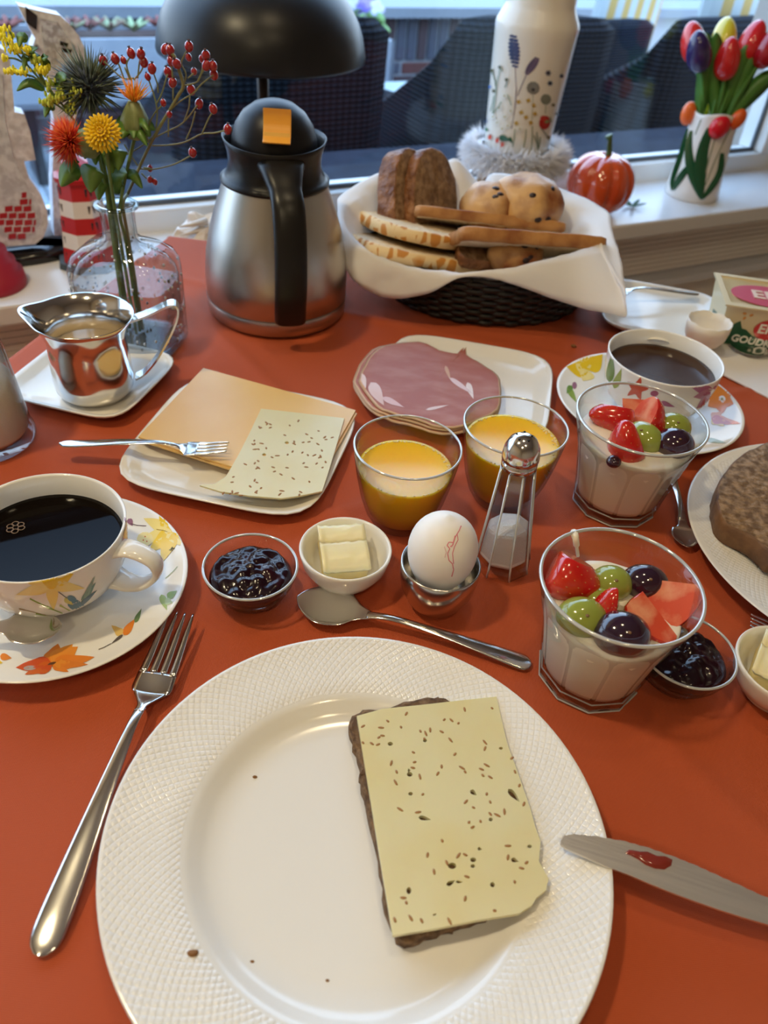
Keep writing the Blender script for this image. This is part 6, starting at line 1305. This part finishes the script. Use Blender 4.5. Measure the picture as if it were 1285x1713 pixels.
def bunp(px, py, Y, r, rz, label, clip):
    c = PY(px, py, Y); e = empty('currant_bun', c, label, 'bun', 'halves of currant bun', rz=rz)
    vf = ell(*r, 32, 20, .10, 55, px); V = []
    for x, y, z in vf[0]:
        if clip > 0 and x > clip*r[0]: x = clip*r[0]+(x-clip*r[0])*.08
        if clip < 0 and x < clip*r[0]: x = clip*r[0]+(x-clip*r[0])*.08
        V.append((x, y, z))
    bb_ = mesh('bun_body', (V, vf[1]), bun, e); rr3 = random.Random(px)
    for k in range(5):
        d = Vector((rr3.uniform(-.6, .6), -rr3.uniform(.1, 1), rr3.uniform(0, 1))).normalized(); mesh('raisin', xf(ell(.005, .0035, .0016, 8, 6), Matrix.Translation((d.x*r[0]*.97, d.y*r[1]*.97, d.z*r[2]*.97)) @ d.to_track_quat('Z', 'Y').to_matrix().to_4x4()), rais, bb_)
bunp(818, 352, .99, (.036, .038, .034), .5, 'left half of a currant bun at the back of the basket', .7)
bunp(877, 347, 1.00, (.050, .046, .040), .5, 'right half of a currant bun with a shiny brown top', -.75)
bunp(862, 428, .895, (.034, .026, .020), .2, 'currant bun under the nearer white slice', 2)
bread3('bread_slice', [(0, 0), (.05, 0), (.055, .02), (.045, .038), (.02, .042), (.0, .03)], PY(775, 440, .875), (.9, .3, -.1), (-.25, -.35, .9), .014, rb, rbc, 'dark currant bread slice at the bottom of the basket', None, .001)
# ================================================================ far square plate, egg shell, napkin, cheese tub
fp_, cfp = sqplate('side_plate', [(.222, .872), (.388, .838), (.402, .972), (.262, 1.003)], 'far square white plate with a fork at the back right of the table')
esl = P(1178, 566, .0); esl = Vector((.349, .842, .0085)); e = empty('broken_egg_shell', esl, 'empty broken eggshell standing on the far square plate beside the cheese tub', 'eggshell')
mesh('shell', lathe([(r_*1.12, z_) for r_, z_ in [(0, 0), (.010, .001), (.0165, .006), (.0205, .014), (.0220, .024), (.0222, .033), (.0215, .033), (.0205, .024), (.019, .015), (.0155, .008), (.009, .003), (0, .002)]], 56, lambda a, i, r, z: (r, z+(.0022*noise.noise(Vector((math.cos(a)*4, math.sin(a)*4, 0)))+.0005*math.sin(a*9) if z > .03 else 0))), M('eggshell', (.82, .76, .68), .5, sss=.1, sscol=(.004, .003, .002)), e)
nk2 = [P(1118, 566, .002), P(1215, 520, .002), P(1330, 600, .002), P(1330, 690, .002), P(1205, 626, .002)]
V = [(p.x, p.y, .0022) for p in nk2]+[(p.x, p.y, .0037) for p in nk2]
o = finish(mesh('folded_napkin', (V, [(4, 3, 2, 1, 0), (5, 6, 7, 8, 9)]+[(i, (i+1) % 5, 5+(i+1) % 5, 5+i) for i in range(5)]), nm_, None, False), 'folded white paper napkin under the cheese tub at right', 'napkin')
TB = Vector((.368, .858, .0042)); tub = empty('cheese_tub', TB, 'gold rectangular cheese spread tub with green wave and red oval print', 'tub', rz=-.11)
gold = M('gold_foil', (.86, .74, .45), .3, .4, bump=(60, .25, .002)); creamp = M('cream_print', (.70, .60, .38), .35); dgr = M('tub_dark_green', (.012, .09, .04), .3); redp = M('tub_red', (.55, .015, .015), .3); whp = M('tub_white', (.85, .85, .8), .4)
TW, TD, TH, ins = .112, .085, .050, .006
V = [(ins, ins, 0), (TW-ins, ins, 0), (TW-ins, TD-ins, 0), (ins, TD-ins, 0), (0, 0, TH), (TW, 0, TH), (TW, TD, TH), (0, TD, TH)]
mesh('tub_wall', (V, [(3, 2, 1, 0), (0, 1, 5, 4), (1, 2, 6, 5), (2, 3, 7, 6), (3, 0, 4, 7)]), creamp, tub, False)
mesh('rim', join(box(-.003, TW+.003, -.003, .004, TH, TH+.002), box(-.003, TW+.003, TD-.004, TD+.003, TH, TH+.002), box(-.003, .004, .004, TD-.004, TH, TH+.002), box(TW-.004, TW+.003, .004, TD-.004, TH, TH+.002)), creamp, tub, False)
n_ = 14; V = []; F_ = []
for i in range(n_+1):
    for j in range(n_+1): x = .004+(TW-.008)*i/n_; y = .004+(TD-.008)*j/n_; ed = min(i, j, n_-i, n_-j); V.append((x, y, TH+.0005-.003*min(ed, 2)/2+.0012*noise.noise(Vector((x*60, y*60, 2)))))
for i in range(n_):
    for j in range(n_): a = i*(n_+1)+j; F_.append((a, a+n_+1, a+n_+2, a+1))
mesh('foil_lid', (V, F_), gold, tub)
pinko = M('lid_pink', (.55, .08, .14), .35)
mesh('lid_oval', curve_prism([(TW/2-.001+.044*math.cos(a), TD/2+.029*math.sin(a)) for a in [2*PI*k/36 for k in range(36)]], [], .0006), pinko, tub, False, loc=(0, 0, TH-.0012))
mesh('lid_lettering', xf(text_mesh('ERU', .030, .0003, .0008), Matrix.Translation((TW/2+.006, TD/2, TH+.0000)) @ Matrix.Rotation(PI/2*0, 4, 'Z')), M('lid_cream', (.80, .62, .50), .4), tub, False)
FM = frame((0, 0, 0), (1, 0, 0), (0, -TH, -ins))   # front wall plane: x right, y down the wall
def onfront(vf, lift=.0004):
    out = []
    for x, y, z in vf[0]: t_ = y/TH; out.append((x, ins*(1-t_)-lift-z, y))
    return out, [f[::-1] for f in vf[1]]
wave_ = [(.006, .001), (TW-.006, .001), (TW-.004, .015)]+[(TW-.004-(TW-.010)*k/20, .019+.0045*math.sin(k*.9)+(.012 if k in (17, 18) else 0)) for k in range(1, 20)]+[(.006, .034), (.005, .02)]
mesh('green_wave', onfront(curve_prism(wave_, [], .0003), .0003), dgr, tub, False)
mesh('red_roundel', onfront(curve_prism([(.058+.019*math.cos(a), .026+.0135*math.sin(a)) for a in [2*PI*k/28 for k in range(28)]], [], .0003), .0008), redp, tub, False)
mesh('lettering', onfront([*map(lambda v: v, [xf(text_mesh('ERU', .0165, .0002, .0004), Matrix.Translation((.0585, .0265, .0002)))])][0], .0011), whp, tub, False)
mesh('lettering', onfront(xf(text_mesh('GOUDKUIPJE', .0125, .0002, .0004), Matrix.Translation((.056, .0085, .0002)) @ Matrix.Rotation(-.04, 4, 'Z')), .0008), whp, tub, False)
mesh('nut_print', onfront(join(*[mv(xf(ell(.0024, .0016, .0003, 8, 5), Matrix.Rotation(.6*k, 4, 'Z')), x, y, 0) for k, (x, y) in enumerate(((.022, .043), (.030, .042), (.024, .037)))]), .0006), M('nut_orange', (.65, .28, .06), .4), tub, False)
mesh('side_leaf', ([(ins*(1-z/TH)-.0004, y, z) for y, z in ((.008, .004), (.06, .003), (.06, .018), (.035, .024), (.012, .03))], [(4, 3, 2, 1, 0)]), dgr, tub, False)
